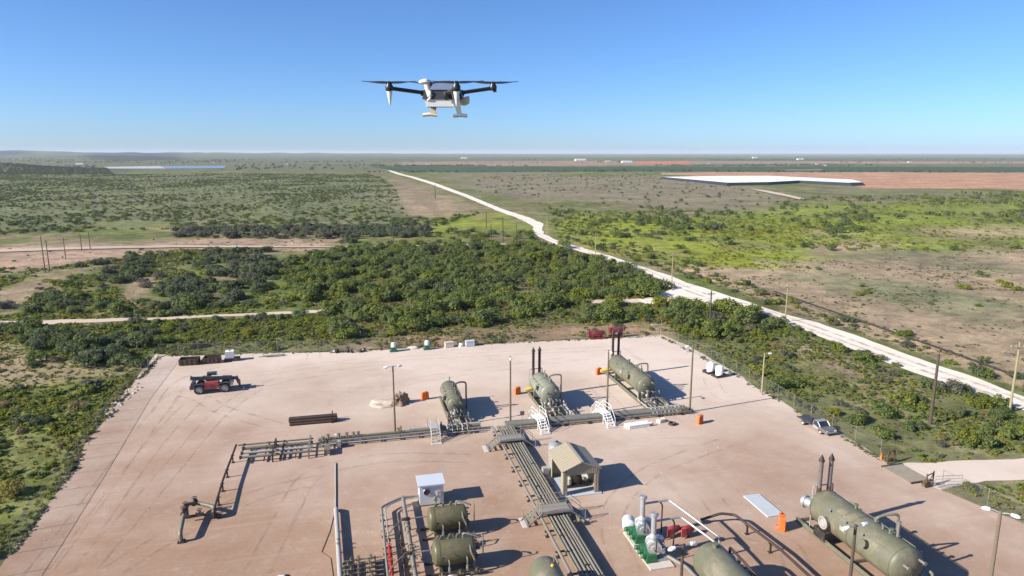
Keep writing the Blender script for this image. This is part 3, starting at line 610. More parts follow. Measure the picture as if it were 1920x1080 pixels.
for i, (x, y, z, s, h, t, reg) in enumerate(NEAR):
    where = TXT[reg]
    if reg == 'thicket':
        du = x * math.cos(YAW) - y * math.sin(YAW); dv = x * math.sin(YAW) + y * math.cos(YAW)
        side = ('the left' if du < -14 else ('the right' if du > 16 else 'mid part')); deep = 'along the back fence' if dv < 118 else ('around the pale track' if dv < 137 else ('beyond the pale track' if dv < 165 else 'toward the far road bend'))
        where = f'in {side} of the thicket {deep}'
    if reg == 'front_left': where = 'beside the left fence of the yard' if y < 92 else ('behind the left back corner of the yard' if y < 125 else 'along the narrow pale track left of the yard')
    if reg == 'strip': where = 'between the back right yard corner and the road' if y > 85 else ('between the pickup and the pale road' if y > 62 else 'beside the entry road')
    w = tint_word(t); kind = 'mesquite_bush' if t < .58 else 'weed_bush'; nm = 'mesquite bush' if t < .58 else 'weedy bush'
    size = 'large' if s > 1.9 else ('mid sized' if s > 1.2 else 'small')
    o = thing(kind, f'{size} {w} {nm} {where}', 'bush', (x, y, z), rng.uniform(0, 6.28), f'{w} bushes {where}')
    o.scale = (s, s * rng.uniform(.85, 1.1), s * h)
    c = bpy.data.objects.new('crown', bush_crowns[i % 7]); C.objects.link(c); c.parent = o; c['tint'] = float(t)
    k = bpy.data.objects.new('trunk', bush_stems[i % 3]); C.objects.link(k); k.parent = o
def instance_stuff(name, pts, meshes, label, cat):
    """one object: points carrying scale, turn and tint, with plant meshes instanced on them"""
    n = len(pts); A_ = np.array([p[:6] for p in pts], float); me = bpy.data.meshes.new(name)
    me.vertices.add(n); me.vertices.foreach_set('co', A_[:, :3].astype(np.float32).ravel())
    sc_ = np.stack([A_[:, 3], A_[:, 3] * rng.uniform(.8, 1.15, n), A_[:, 3] * A_[:, 4]], -1).astype(np.float32)
    a = me.attributes.new('psize', 'FLOAT_VECTOR', 'POINT'); a.data.foreach_set('vector', sc_.ravel())
    a = me.attributes.new('pturn', 'FLOAT_VECTOR', 'POINT'); q = np.zeros((n, 3), np.float32); q[:, 2] = rng.uniform(0, 6.28, n); a.data.foreach_set('vector', q.ravel())
    a = me.attributes.new('tint', 'FLOAT', 'POINT'); a.data.foreach_set('value', A_[:, 5].astype(np.float32))
    a = me.attributes.new('pkind', 'INT', 'POINT'); a.data.foreach_set('value', rng.integers(0, len(meshes), n).astype(np.int32))
    o = bpy.data.objects.new(name, me); C.objects.link(o)
    ng = bpy.data.node_groups.new(name, 'GeometryNodeTree'); ng.interface.new_socket('Geometry', in_out='INPUT', socket_type='NodeSocketGeometry'); ng.interface.new_socket('Geometry', in_out='OUTPUT', socket_type='NodeSocketGeometry')
    N = ng.nodes; L = ng.links; gi = N.new('NodeGroupInput'); go = N.new('NodeGroupOutput'); ip = N.new('GeometryNodeInstanceOnPoints'); jn = N.new('GeometryNodeGeometryToInstance')
    for m in reversed(meshes):
        src = bpy.data.objects.new(m.name, m); oi = N.new('GeometryNodeObjectInfo'); oi.inputs['Object'].default_value = src; oi.inputs['As Instance'].default_value = False
        L.new(oi.outputs['Geometry'], jn.inputs[0])
    def attr(nm, ty):
        k = N.new('GeometryNodeInputNamedAttribute'); k.data_type = ty; k.inputs['Name'].default_value = nm; return k.outputs['Attribute']
    m2p = N.new('GeometryNodeMeshToPoints'); L.new(gi.outputs[0], m2p.inputs['Mesh']); L.new(m2p.outputs[0], ip.inputs['Points']); L.new(jn.outputs[0], ip.inputs['Instance'])
    ip.inputs['Pick Instance'].default_value = True; L.new(attr('pkind', 'INT'), ip.inputs['Instance Index'])
    L.new(attr('psize', 'FLOAT_VECTOR'), ip.inputs['Scale']); er = N.new('FunctionNodeEulerToRotation'); L.new(attr('pturn', 'FLOAT_VECTOR'), er.inputs[0]); L.new(er.outputs[0], ip.inputs['Rotation'])
    L.new(ip.outputs[0], go.inputs[0]); md = o.modifiers.new('plants', 'NODES'); md.node_group = ng
    return tag(o, label, cat, kind='stuff')
near_rest = [b for b in REST if math.hypot(b[0], b[1]) < 330]; far_rest = [b for b in REST if math.hypot(b[0], b[1]) >= 330]
instance_stuff('brush_mass', near_rest, bush_crowns, 'mass of mesquite brush around and behind the yard', 'brush')
instance_stuff('far_brush', far_rest, low_crowns, 'distant scattered brush across the plain', 'brush')
def tufts(poly, dens, rmin, rmax, tint, tsd, seed, clump=0, pad=.15, skip=(), hf=(.5, 1.)):
    n0 = len(bushes); scatter(poly, dens, rmin, rmax, tint, tsd, 'x', hf, clump, pad=pad, seed=seed, skip=skip); k = bushes[n0:]; del bushes[n0:]; return k
T = tufts(VEG['front_left'], 3.6, .25, .85, .62, .2, 31, 9, skip=('sand_left4', 'sand_left6')) + tufts(VEG['front_left'], 1.6, .2, .5, .55, .25, 32)
T += tufts(VEG['strip'], 2.2, .22, .75, .5, .2, 33, 8) + tufts(VEG['strip'], .8, .15, .4, .5, .25, 43) + tufts(VEG['woods_left'], 1.6, .3, .9, .6, .18, 34, 14, skip=('sand_left2', 'sand_left3'))
T += tufts(VEG['thicket'], .9, .35, .9, .58, .17, 35) + tufts(VEG['roadside'], .9, .2, .6, .45, .25, 36, 8) + tufts(VEG['sandr'], .35, .2, .6, .2, .2, 37, 10)
T += tufts(VEG['entry_low'], 3., .2, .6, .72, .15, 38) + tufts(zmap['bank_back'], 2.2, .2, .65, .5, .25, 39, 7)
T += tufts(VEG['midright'], .12, .4, 1.2, .6, .16, 40, 30, skip=('tanf', 'dry')) + tufts(zmap['meadow_a'], .22, .4, 1., .68, .08, 41, 20)
T += tufts(W([(-60, 470), (300, 445), (820, 445), (900, 462), (560, 480), (200, 500), (-60, 510)]), .05, .3, .9, .5, .25, 44, 16)
def along(pts, step, rmin, rmax, tint, tsd, jit):
    out = []
    for a, b in zip(pts[:-1], pts[1:]):
        a = Vector(a); b = Vector(b); n = int((b - a).length / step)
        for i in range(n):
            if vnoise(np.array([a.lerp(b, i / n).y / 3.]), np.array([a.x / 3.]), 5)[0] < .38: continue
            p = a.lerp(b, (i + rng.random()) / n); out.append((p.x + rng.normal() * jit, p.y + rng.normal() * jit, 0., rng.uniform(rmin, rmax), rng.uniform(.3, .7), float(np.clip(rng.normal(tint, tsd), 0, .99)), 'x'))
    return out
T += along([(-25.6, 28), (-25.9, 45), px(20, 1040), px(130, 890), px(225, 755), px(300, 668)], .10, .12, .38, .1, .12, .16)
T += along([px(1236, 630), px(1380, 703), px(1520, 788), px(1650, 859)], .14, .15, .4, .3, .2, .25) + along([px(300, 668), px(640, 659), px(1000, 641), px(1236, 630)], .16, .12, .35, .3, .2, .25)
instance_stuff('low_weeds', T, tuft_crowns + low_crowns[:2], 'low weeds and grass tufts on the open ground', 'weeds')
stone = MB().blob((0, 0, 0), (1, .85, .6), 3, .5, 7, 3).mesh('pebble', M['rock'], False)
ps = []
while len(ps) < 700:
    x, y = rng.uniform(-26, 52), rng.uniform(34, 104)
    if inside(np.array([x]), np.array([y]), PAD)[0] and fbm(np.array([x]), np.array([y]), 14, 77, 3)[0] > .44: ps.append((x, y, .03, .025 + .06 * rng.random() ** 3, 1., .5))
instance_stuff('loose_stones', ps, [stone], 'loose small stones scattered over the yard', 'stones')
# ------------------------------------------------------------------ plant equipment
def wheel_valve(parent, p, axis=(0, 1, 0), r=.13, up=(0, 0, 1), m='valve', wm='pipe_dark'):
    P = Vector(p); a = Vector(axis).normalized(); u = Vector(up).normalized(); b = MB()
    b.lathe([(-2.1 * r, 1.35 * r), (-1.75 * r, 1.35 * r), (-1.75 * r, .8 * r), (-.8 * r, 1.05 * r), (0, 1.25 * r), (.8 * r, 1.05 * r), (1.75 * r, .8 * r), (1.75 * r, 1.35 * r), (2.1 * r, 1.35 * r)], P, a, 10)
    b.lathe([(0, .75 * r), (1.7 * r, .62 * r), (1.7 * r, .95 * r), (2.1 * r, .95 * r), (2.1 * r, .2 * r), (3.4 * r, .16 * r)], P, u, 8)
    o = b.build('valve', m, parent)
    w = MB().ring(P + u * 3.1 * r, u, 1.35 * r, .17 * r, 12, 5); t = u.orthogonal().normalized(); s = u.cross(t)
    for q in (t, s): w.tube(P + u * 3.1 * r - q * 1.3 * r, P + u * 3.1 * r + q * 1.3 * r, .1 * r, None, 5)
    w.build('handwheel', wm, o); return o
def flange(b, p, d, r, t=.07): b.lathe([(-t, r * 1.5), (t, r * 1.5)], p, d, 12)
def capsule(y0, y1, r, z, x=0, n=28, k=.5, axis='Y'):
    """shell of a vessel with dished ends"""
    pr = []; h = r * k
    for i in range(7): a = i / 6 * math.pi / 2; pr.append((y0 + h - h * math.cos(a), max(.0, r * math.sin(a))))
    for i in range(7): a = i / 6 * math.pi / 2; pr.append((y1 - h + h * math.sin(a), max(.0, r * math.cos(a))))
    pr[0] = (pr[0][0], 0); pr[-1] = (pr[-1][0], 0)
    return MB().lathe(pr, (x, 0, z) if axis == 'Y' else (0, x, z), (0, 1, 0) if axis == 'Y' else (1, 0, 0), n)

def separator(label, loc, L, r, z, paint, stacks=(), stack_h=6.5, loop=1, yellow=0, manifold=6, seed=0, group='olive separators on skids', burner=0, tall=()):
    rd = random.Random(seed); t = thing('separator', label, 'separator', loc, 0, group)
    sh = capsule(1.6, 1.6 + L, r, z).build('shell', paint, t)
    for y in (1.6 + r * .5, 1.6 + L * .5, 1.6 + L - r * .5):
        MB().lathe([(-.03, r + .001), (-.04, r + .028), (.04, r + .028), (.03, r + .001)], (0, y, z), (0, 1, 0), 28).build('weld_band', paint, sh)
    for s in (-1, 1):
        x = s * r * .86; b = MB()
        b.box((x, 1.2 + L / 2, .09), (.26, L + 3.0, .03)); b.box((x, 1.2 + L / 2, .22), (.05, L + 2.98, .23)); b.box((x, 1.2 + L / 2, .35), (.26, L + 3.0, .03)); b.build('skid_beam', 'pipe_olive', t)
        b = MB(); b.pipe([(x * 1.16, 1.9, .52), (x * 1.16, 1.4 + L, .52)], .055, 7); b.build('skid_pipe', 'pipe_olive', t)
    for k in range(5): y = -.1 + (L + 2.6) * k / 4; MB().box((0, y, .21), (r * 1.66, .14, .2)).build('cross_beam', 'pipe_olive', t)
    for y in (2.3, 1.6 + L * .78):
        poly = [(-r * .8, .365), (r * .8, .365)] + [(r * .93 * math.cos(a), z - r * 1.0 * math.sin(a)) for a in np.linspace(.55, math.pi - .55, 9)]
        MB().prism(poly, y - .08, y + .08).build('saddle', paint, t)
    MB().pipe([(-r * .78, 2.2, z + r * .66), (-r * .78, 1.4 + L, z + r * .66)], .03, 6).build('conduit', 'pipe', t); MB().pipe([(r * .62, 2.4, z + r * .84), (r * .62, 1.2 + L * .8, z + r * .84)], .035, 6).build('conduit', 'pipe_olive', t)
    MB().box((-r * .985, 1.6 + L * .55, z + r * .2), (.03, .5, .35)).build('name_plate', 'pipe_pale', t)
    for k in range(3): MB().lathe([(0, .03), (.14, .03), (.15, .09), (.21, .09)], (-r * .8, 1.6 + L * (.35 + .18 * k), z + r * .58), (-.8, 0, .6), 10).build('gauge', 'stack_grey', t)
    # nozzles on top
    for y in (1.6 + L * .25, 1.6 + L * .62):
        b = MB().tube((r * .22, y, z + r * .9), (r * .22, y, z + r + .28), .11); flange(b, (r * .22, y, z + r + .3), (0, 0, 1), .11, .04); b.build('nozzle', paint, t)
    b = MB().tube((-r * .55, 1.6 + L * .3, z + r * .25), (-r * 1.22, 1.6 + L * .3, z + r * .42), .24, None, 14); b.lathe([(-.05, .33), (.05, .33)], (-r * 1.2, 1.6 + L * .3, z + r * .42), (-1, 0, .25), 16); b.build('manway', paint, t)
    # front head: fittings and the manifold that runs down to the header
    for k, (a, q) in enumerate(((.45, .45), (-.45, .3), (0, -.35), (.5, -.5), (-.5, -.55))):
        b = MB().tube((a * r, 2.0, z + q * r), (a * r, 1.25, z + q * r), .09, None, 9); flange(b, (a * r, 1.27, z + q * r), (0, 1, 0), .1, .035); b.build('nozzle', 'valve', t)
    for k in range(manifold):
        x = -r * 1.0 + 2.25 * r * k / max(1, manifold - 1) + rd.uniform(-.07, .07); zz = rd.choice((.42, .55, .7, .85)); rr = rd.choice((.06, .08, .10)); y0 = rd.uniform(1.1, 1.7)
        top = z - r * rd.uniform(.35, .75)
        MB().pipe([(x, 1.95, top), (x, y0, top), (x, y0, zz), (x, -1.05, zz), (x, -1.05, .34)], rr, 8).build('manifold_pipe', rd.choice(('pipe', 'pipe_olive', 'pipe_pale')), t)
        wheel_valve(t, (x, rd.uniform(-.7, .8), zz), (0, 1, 0), rr * 1.35, rd.choice(((0, 0, 1), (0, 0, 1), (-.7, 0, .7))), rd.choice(('valve', 'pipe_pale', 'pipe_olive')))
    MB().pipe([(-r * 1.05, .55, .95), (r * 1.25, .55, .95)], .06, 8).build('manifold_header', 'pipe', t)
    MB().box((r * .2, .75, .75), (.34, .3, .5)).build('instrument_box', 'pipe_pale', t); MB().lathe([(0, .2), (.1, .22), (.28, .16), (.34, .05)], (-r * .35, .9, 1.15), (0, 0, 1), 12).build('actuator', 'silver', t)
    # side pipe that rises over the shell and drops beside it
    if loop:
        y = 1.6 + L * .42; top = z + r + loop
        o = MB().pipe([(r * .3, y, z + r * .8), (r * .3, y, top - .25), (r * .75, y - .15, top), (r * 1.5, y - .3, top), (r * 1.5, y - .3, .4)], .10, 9, 3.2).build('relief_pipe', 'pipe_dark' if loop > .9 else 'pipe_olive', t)
        flange(MB(), (0, 0, 0), (0, 0, 1), .1)
        b = MB(); flange(b, (r * .3, y, z + r + .2), (0, 0, 1), .12, .05); b.build('flange', 'valve', o)
    MB().pipe([(r * .98, 2.6, z - r * .3), (r * 1.2, 2.6, z - r * .3), (r * 1.2, 2.6, z + r * .45), (r * .9, 2.6, z + r * .45)], .035, 6).build('sight_glass', 'pipe_pale', t)
    for k, (sx, sy) in enumerate(stacks):
        b = MB(); zb = z + r * .2; hgt = stack_h
        b.lathe([(0, .17), (hgt - zb - .5, .17)], (sx, sy, zb), (0, 0, 1), 14); st = b.build('stack', 'stack_grey' if burner else 'stack', t)
        MB().lathe([(0, .24), (.03, .24), (.30, .13), (.58, .0)], (sx, sy, hgt - .52), (0, 0, 1), 14).build('stack_cap', 'stack', st)
        MB().lathe([(0, .185), (.85, .185)], (sx, sy, zb + .45), (0, 0, 1), 14).build('rust_band', 'rustpipe', st)
    if stacks:
        (x0, y0), (x1, y1) = stacks; zz = z + r + .35
        MB().pipe([(x0 - .55, y0, .4), (x0 - .55, y0, zz), (x1 + .35, y1, zz), (x1 + .35, y1, z + r * .6)], .05, 7).build('stack_brace', 'pipe_pale', t)
    if yellow:
        b = MB().lathe([(0, .22), (.12, .26), (yellow - .3, .26), (yellow - .1, .2), (yellow, .2)], (-r * .62, 1.6 + L - .35, z - r * .72), (-1, 0, -.10), 16); b.build('burner_housing', 'yellow', t)
    if burner:
        b = MB().lathe([(0, .42), (.5, .42), (.52, .52), (.72, .52), (.74, .36), (.9, .3)], (-r * .5, 1.6 + L - .05, z - .1), (-.35, 1, 0), 18); b.build('flame_arrestor', 'galv', t)
        b = MB().tube((-r * .9, 1.6 + L * .72, z - .1), (-r * 1.25, 1.6 + L * .72, z - .1), .42, None, 18); b.build('manway_neck', 'tank', t)
        b = MB().ring((-r * 1.25, 1.6 + L * .72, z - .1), (1, 0, 0), .44, .07, 18, 6); b.lathe([(0, .34), (.06, .3)], (-r * 1.22, 1.6 + L * .72, z - .1), (-1, 0, 0), 16); b.build('manway_cover', 'pipe_pale', t)
        MB().box((-r * .9, 1.6 + L * .78, .75), (.5, 1.3, .75)).build('burner_box', 'black', t)
    for (x, y, h, rr) in tall: MB().lathe([(0, rr), (h, rr), (h, rr * 1.5), (h + .08, rr * 1.5)], (x, y, z + r * .8), (0, 0, 1), 10).build('vent_post', 'pipe', t)
    return t
separator('small olive separator without stacks, tall brown pipe loop on its side', (10.75, 71.3), 6.6, 1.02, 1.78, 'tank', loop=.95, manifold=7, seed=1, tall=((.1, 7.8, .55, .06),))
separator('pale sage separator with two dark pointed stacks, middle of the back row', (22.05, 71.6), 5.6, 1.22, 2.05, 'tank_pale', stacks=((-.75, 7.0), (.1, 7.2)), stack_h=6.45, loop=.55, yellow=1.1, manifold=7, seed=2, tall=((.5, 6.2, .5, .06),))
separator('long olive separator with two dark stacks, rightmost of the back row', (34.35, 71.7), 10.6, 1.2, 2.0, 'tank', stacks=((-.55, 11.9), (.35, 12.1)), stack_h=6.7, loop=.45, yellow=1.5, manifold=6, seed=3, tall=((.3, 5.2, .8, .05), (.55, 4.9, .7, .07)))
separator('largest olive separator with two grey stacks near the front right corner', (36.1, 32.8), 9.6, 1.38, 2.15, 'tank', stacks=((-.5, 10.75), (.45, 10.8)), stack_h=6.5, loop=.5, manifold=5, seed=4, burner=1, tall=((.45, 3.6, 1.3, .1), (.1, 4.6, .5, .07), (.15, 4.0, .5, .07)))

# vessels cut by the lower edge of the picture
t = thing('pressure_vessel', 'wide olive vessel half cut off by the bottom edge behind silver pumps', 'vessel', (23.5, 36.2))
capsule(-4.5, 3.4, 1.3, 2.0).build('shell', 'tank', t)
for y in (-3, 1.6): MB().box((0, y, .55), (1.9, .25, 1.1)).build('saddle', 'tank', t)
b = MB().tube((.0, 2.2, 3.2), (.0, 2.2, 3.55), .16); flange(b, (0, 2.2, 3.55), (0, 0, 1), .16, .05); b.build('nozzle', 'tank', t)
MB().pipe([(1.6, 2.9, .5), (1.6, 2.9, 2.6), (1.25, 2.2, 3.0), (1.25, .4, 3.0), (1.7, -.6, 2.4), (1.7, -.6, .4)], .10, 8).build('side_pipe', 'pipe_dark', t)
for k in range(3): wheel_valve(t, (1.75, 1.9 - .75 * k, 1.9), (0, 1, 0), .12)
t = thing('pressure_vessel', 'narrow olive vessel end at the bottom edge beside the pipe rack', 'vessel', (11.9, 38.0))
capsule(-3.5, 3.3, 1.08, 1.75).build('shell', 'tank', t)
for y in (-2.4, 1.6): MB().box((0, y, .5), (1.6, .22, 1.0)).build('saddle', 'tank', t)
b = MB().pipe([(.55, 2.2, 2.4), (.55, 2.2, 3.2), (.55, 1.2, 3.2)], .07, 8); b.build('vent_pipe', 'pipe_olive', t)
MB().lathe([(0, .12), (.16, .12), (.2, .06)], (.25, 1.6, 2.75), (0, 0, 1), 8).build('relief_valve', 'yellow', t)

# twin horizontal vessels by the hut
def drum(label, loc):
    t = thing('horizontal_vessel', label, 'vessel', loc, 0, 'twin dark olive vessels by the white hut')
    sh = capsule(0, 3.25, .93, 1.37, axis='X', k=.35).build('shell', 'tank_dark', t)
    for x in (.55, 2.75): MB().lathe([(-.025, .931), (-.025, .945), (.025, .945), (.025, .931)], (x, 0, 1.37), (1, 0, 0), 26).build('weld_band', 'tank_dark', sh)
    for x in (.6, 2.6): MB().box((x, 0, .3), (.2, 1.3, .55)).build('saddle', 'tank_dark', t)
    for y in (-.75, .75): MB().box((1.5, y, .1), (3.9, .16, .18)).build('skid_beam', 'pipe_dark', t)
    MB().pipe([(.05, .1, 1.6), (-1.0, .1, 1.6), (-1.9, .1, 1.6), (-2.5, -.55, 1.5), (-3.1, -1.15, 1.2), (-3.1, -1.15, .7)], .05, 7).build('inlet_pipe', 'pipe', t)
    MB().lathe([(0, .09), (.12, .13), (.5, .13), (.62, .09)], (-2.0, .1, 1.6), (1, 0, 0), 9).build('strainer', 'pipe_dark', t)
    MB().pipe([(2.35, .1, 2.2), (2.35, .1, 2.65), (2.9, -.05, 2.6), (3.55, -.2, 2.3)], .065, 8).build('vent_pipe', 'pipe', t)
    MB().pipe([(3.75, -.35, .25), (3.75, -.35, 2.45), (3.65, -.1, 2.55)], .045, 7).build('gauge_post', 'pipe', t)
    for x, h in ((1.15, .85), (2.45, 1.2)):
        MB().pipe([(x, -.8, 1.0 + h * .3), (x, -1.2, 1.0 + h * .3), (x, -1.2, .3)], .055, 7).build('drain_pipe', 'pipe', t); wheel_valve(t, (x, -1.2, .65), (0, 0, 1), .09, (0, -1, 0))
    MB().pipe([(.2, -1.3, .32), (3.75, -1.3, .32)], .05, 7).build('drain_header', 'pipe', t)
    for x in (.6, 1.9, 3.1): wheel_valve(t, (x, -1.3, .34), (1, 0, 0), .10, (0, 0, 1), 'pipe_olive')
    b = MB().lathe([(0, .3), (.1, .34), (.16, .34)], (3.1, 0, 1.35), (1, 0, 0), 14)
    for k in range(5): a = k * 1.25; b.tube((3.1, .55 * math.cos(a), 1.37 + .55 * math.sin(a)), (3.4, .55 * math.cos(a), 1.37 + .55 * math.sin(a)), .06, None, 6)
    b.build('head_fittings', 'pipe_dark', t)
    MB().pipe([(2.75, -.55, 2.05), (2.75, -.95, 1.75), (3.0, -1.05, 1.2), (3.0, -1.05, .35)], .075, 7).build('side_pipe', 'pipe_olive', t)
    for k, x in enumerate((.7, 1.3, 1.9)): b = MB().tube((x, .2, 2.2), (x, .2, 2.44), .07, None, 7); flange(b, (x, .2, 2.44), (0, 0, 1), .07, .03); b.build('nozzle', 'tank_dark', t); wheel_valve(t, (x + .1, .55, 2.25), (0, 0, 1), .07, (1, 0, 0), 'pipe_olive')
    MB().pipe([(.85, -.62, 2.05), (1.9, -.98, 1.45)], .03, 6).build('conduit', 'pipe_dark', t); MB().pipe([(2.1, -.55, 2.1), (2.75, -.85, 1.8)], .03, 6).build('conduit', 'pipe_dark', t)
    MB().box((.55, -.945, 1.45), (.24, .02, .34)).build('name_plate', 'tank', t)
    return t
d1 = drum('dark olive horizontal vessel nearest the white hut', (4.85, 49.95))
dup(d1, (4.65, 45.15), 0, 'dark olive horizontal vessel at the bottom, second from the white hut')
MBX = MB()
t = thing('pump_set', 'small dark pumps and pipework between the twin olive vessels', 'pumps', (6.6, 47.5))
MB().box((0, 0, .12), (3.4, 1.0, .2)).build('base', 'pipe_dark', t)
for x in (-1.1, -.2, .8): MB().lathe([(0, .2), (.1, .26), (.6, .26), (.7, .15), (.95, .15)], (x - .35, 0, .55), (1, 0, 0), 12).build('motor', 'pipe_olive', t); wheel_valve(t, (x, .25, .95), (0, 1, 0), .09)
for x in (-1.4, .2, 1.3): MB().pipe([(x, -.3, .3), (x, -.3, 1.15), (x + .4, .3, 1.15), (x + .4, .3, .3)], .05, 7).build('pump_pipe', 'pipe', t)
for k, (u, v) in enumerate(((844, 1078), (876, 1079))):
    x, y = px(u, v, .9); t = thing('white_drum', ('left' if k == 0 else 'right') + ' one of two white drums at the bottom edge below the vessels', 'drum', (x, y - .4), 0, 'white drums at the bottom edge')
    MB().lathe([(0, .34), (.85, .36), (1.0, .26), (1.05, .1)], (0, 0, 0), (0, 0, 1), 16).build('body', 'plastic', t); MB().lathe([(0, .1), (.06, .1)], (0, 0, 1.05), (0, 0, 1), 10).build('lid', 'hut', t)
x, y = px(527, 1077, 1.5)
t = thing('poly_tank', 'top of a white plastic tank with dark lid at the bottom edge', 'tank', (x, y - .35))
MB().lathe([(0, .72), (1.05, .72), (1.3, .6), (1.45, .25), (1.48, 0)], (0, 0, 0), (0, 0, 1), 22).build('body', 'plastic', t); MB().lathe([(0, .2), (.1, .22), (.14, .1)], (.42, .1, 1.38), (.2, 0, 1), 12).build('lid', 'black', t)

# low pipe loops left of the vessels
def run(name, label, cat, pts, r, m, posts=(), ph=None, group=None, pr=.06, pm='pipe_dark'):
    t = thing(name, label, cat, (pts[0][0], pts[0][1]), 0, group); o0 = Vector((pts[0][0], pts[0][1], 0))
    MB().pipe([Vector(p) - o0 for p in pts], r, 10, 2.6).build('pipe', m, t)
    for (x, y, h) in posts:
        b = MB().box((x - o0.x, y - o0.y, h / 2), (pr * 2, pr * 2, h)); b.box((x - o0.x, y - o0.y, .03), (.32, .32, .06)); b.box((x - o0.x, y - o0.y, h), (.34, .12, .05)); b.build('support', pm, t)
    return t
run('pipeline', 'outer grey pipe bent round from the hut to the bottom edge', 'pipe', [(4.7, 55.2, .75), (3.2, 55.2, .75), (2.1, 54.7, .62), (1.45, 54.1, .62), (1.45, 41, .62)], .10, 'pipe', [(1.45, y, .53) for y in (53, 50.5, 48, 45.5, 43)], group='pipes left of the twin vessels')
run('pipeline', 'thin pale pipe just inside the outer bent pipe', 'pipe', [(4.7, 55.0, .70), (3.2, 54.95, .7), (2.2, 54.4, .66), (1.75, 53.8, .66), (1.75, 48.4, .66)], .06, 'galv', [(1.75, y, .6) for y in (52, 50, 48.8)], group='pipes left of the twin vessels')
t = run('pipeline', 'red painted pipe with valves at the bottom edge', 'pipe', [(1.75, 48.3, .66), (1.75, 41, .66)], .09, 'red', [(1.75, y, .57) for y in (47.8, 45.5, 43)])
for y in (47.6, 46.7, 45.7, 44.8): wheel_valve(t, (0, y - 48.3, .66), (0, 1, 0), .13, (0, 0, 1), 'red', 'red')
t = run('pipeline', 'broad grey pipe between the outer bent pipe and the twin vessels', 'pipe', [(3.35, 55.4, .66), (3.35, 41, .66)], .17, 'pipe', [(3.35, y, .5) for y in (54, 51, 48, 45, 42.5)])
for y in (50.6, 46.6): wheel_valve(t, (0, y - 55.4, .66), (0, 1, 0), .2)
t = run('pipeline', 'thin rusty pipe with small valves left of the twin vessels', 'pipe', [(2.75, 50.3, .45), (2.6, 41, .45)], .055, 'rustpipe', [(2.7, y, .4) for y in (49, 46, 43)])
for y in (49.9, 48.3, 47.2, 46.2): wheel_valve(t, (-.08, y - 50.3, .45), (0, 1, 0), .09, (0, 0, 1), 'pipe_dark')
t = thing('valve_manifold', 'bank of small dark valves on parallel pipes at the bottom edge', 'valves', (-.35, 44.6))
for k in range(6):
    MB().pipe([(-1.3, .55 * k - .4, .25), (-1.3, .55 * k - .4, .55), (1.55, .55 * k - .4, .55)], .045, 7).build('branch_pipe', 'pipe_olive', t)
    for x in (-.95 + .22 * (k % 2), -.2, .55 + .15 * (k % 2)): wheel_valve(t, (x, .55 * k - .4, .55), (1, 0, 0), .085, (0, 0, 1), 'pipe_olive')
for x in (-.55, 1.0): MB().box((x, .95, .24), (.1, 3.6, .48)).build('support', 'pipe_dark', t)

# central pipe rack with two crossovers
t = thing('pipe_rack', 'broad rack of parallel pipes running from the header to the bottom edge', 'pipe rack', (15.0, 40.0))
for k, (x, z, r, m) in enumerate(((-1.08, .66, .12, 'pipe'), (-.50, .66, .09, 'pipe_olive'), (-.27, .66, .10, 'pipe'), (.07, .66, .09, 'pipe'), (.36, .66, .085, 'pipe_olive'), (.60, .66, .07, 'pipe'), (.83, .66, .11, 'pipe'), (1.1, .66, .085, 'pipe_olive'))):
    MB().pipe([(x, -8, z), (x, 28.6, z), (x, 28.6, .5), (x, 29.2, .5)], r, 10).build('pipe', m, t)
for k in range(13):
    y = -7 + 2.9 * k; b = MB().box((0, y, .50), (2.6, .14, .1)); b.box((-1.05, y, .22), (.12, .12, .45)); b.box((1.05, y, .22), (.12, .12, .45)); b.box((-1.05, y, .03), (.36, .36, .06)); b.box((1.05, y, .03), (.36, .36, .06)); b.build('sleeper', 'pipe_dark', t)
for y, x in ((24, -.27), (21.5, -.5), (14.5, .07), (12.2, -.27), (6.3, -.27), (4.1, -.5), (19, .83), (2.2, .36), (16.4, -.27)):
    b = MB(); flange(b, (x, y, .66), (0, 1, 0), .11, .07); b.build('flange', 'pipe_dark', t)
t.location.x = 15.2
wheel_valve(t, (1.95, 8.6, .45), (0, 1, 0), .13); MB().pipe([(1.4, 8.3, .62), (1.95, 8.3, .45), (1.95, 9.6, .45)], .06, 7).build('drain_pipe', 'pipe', t)

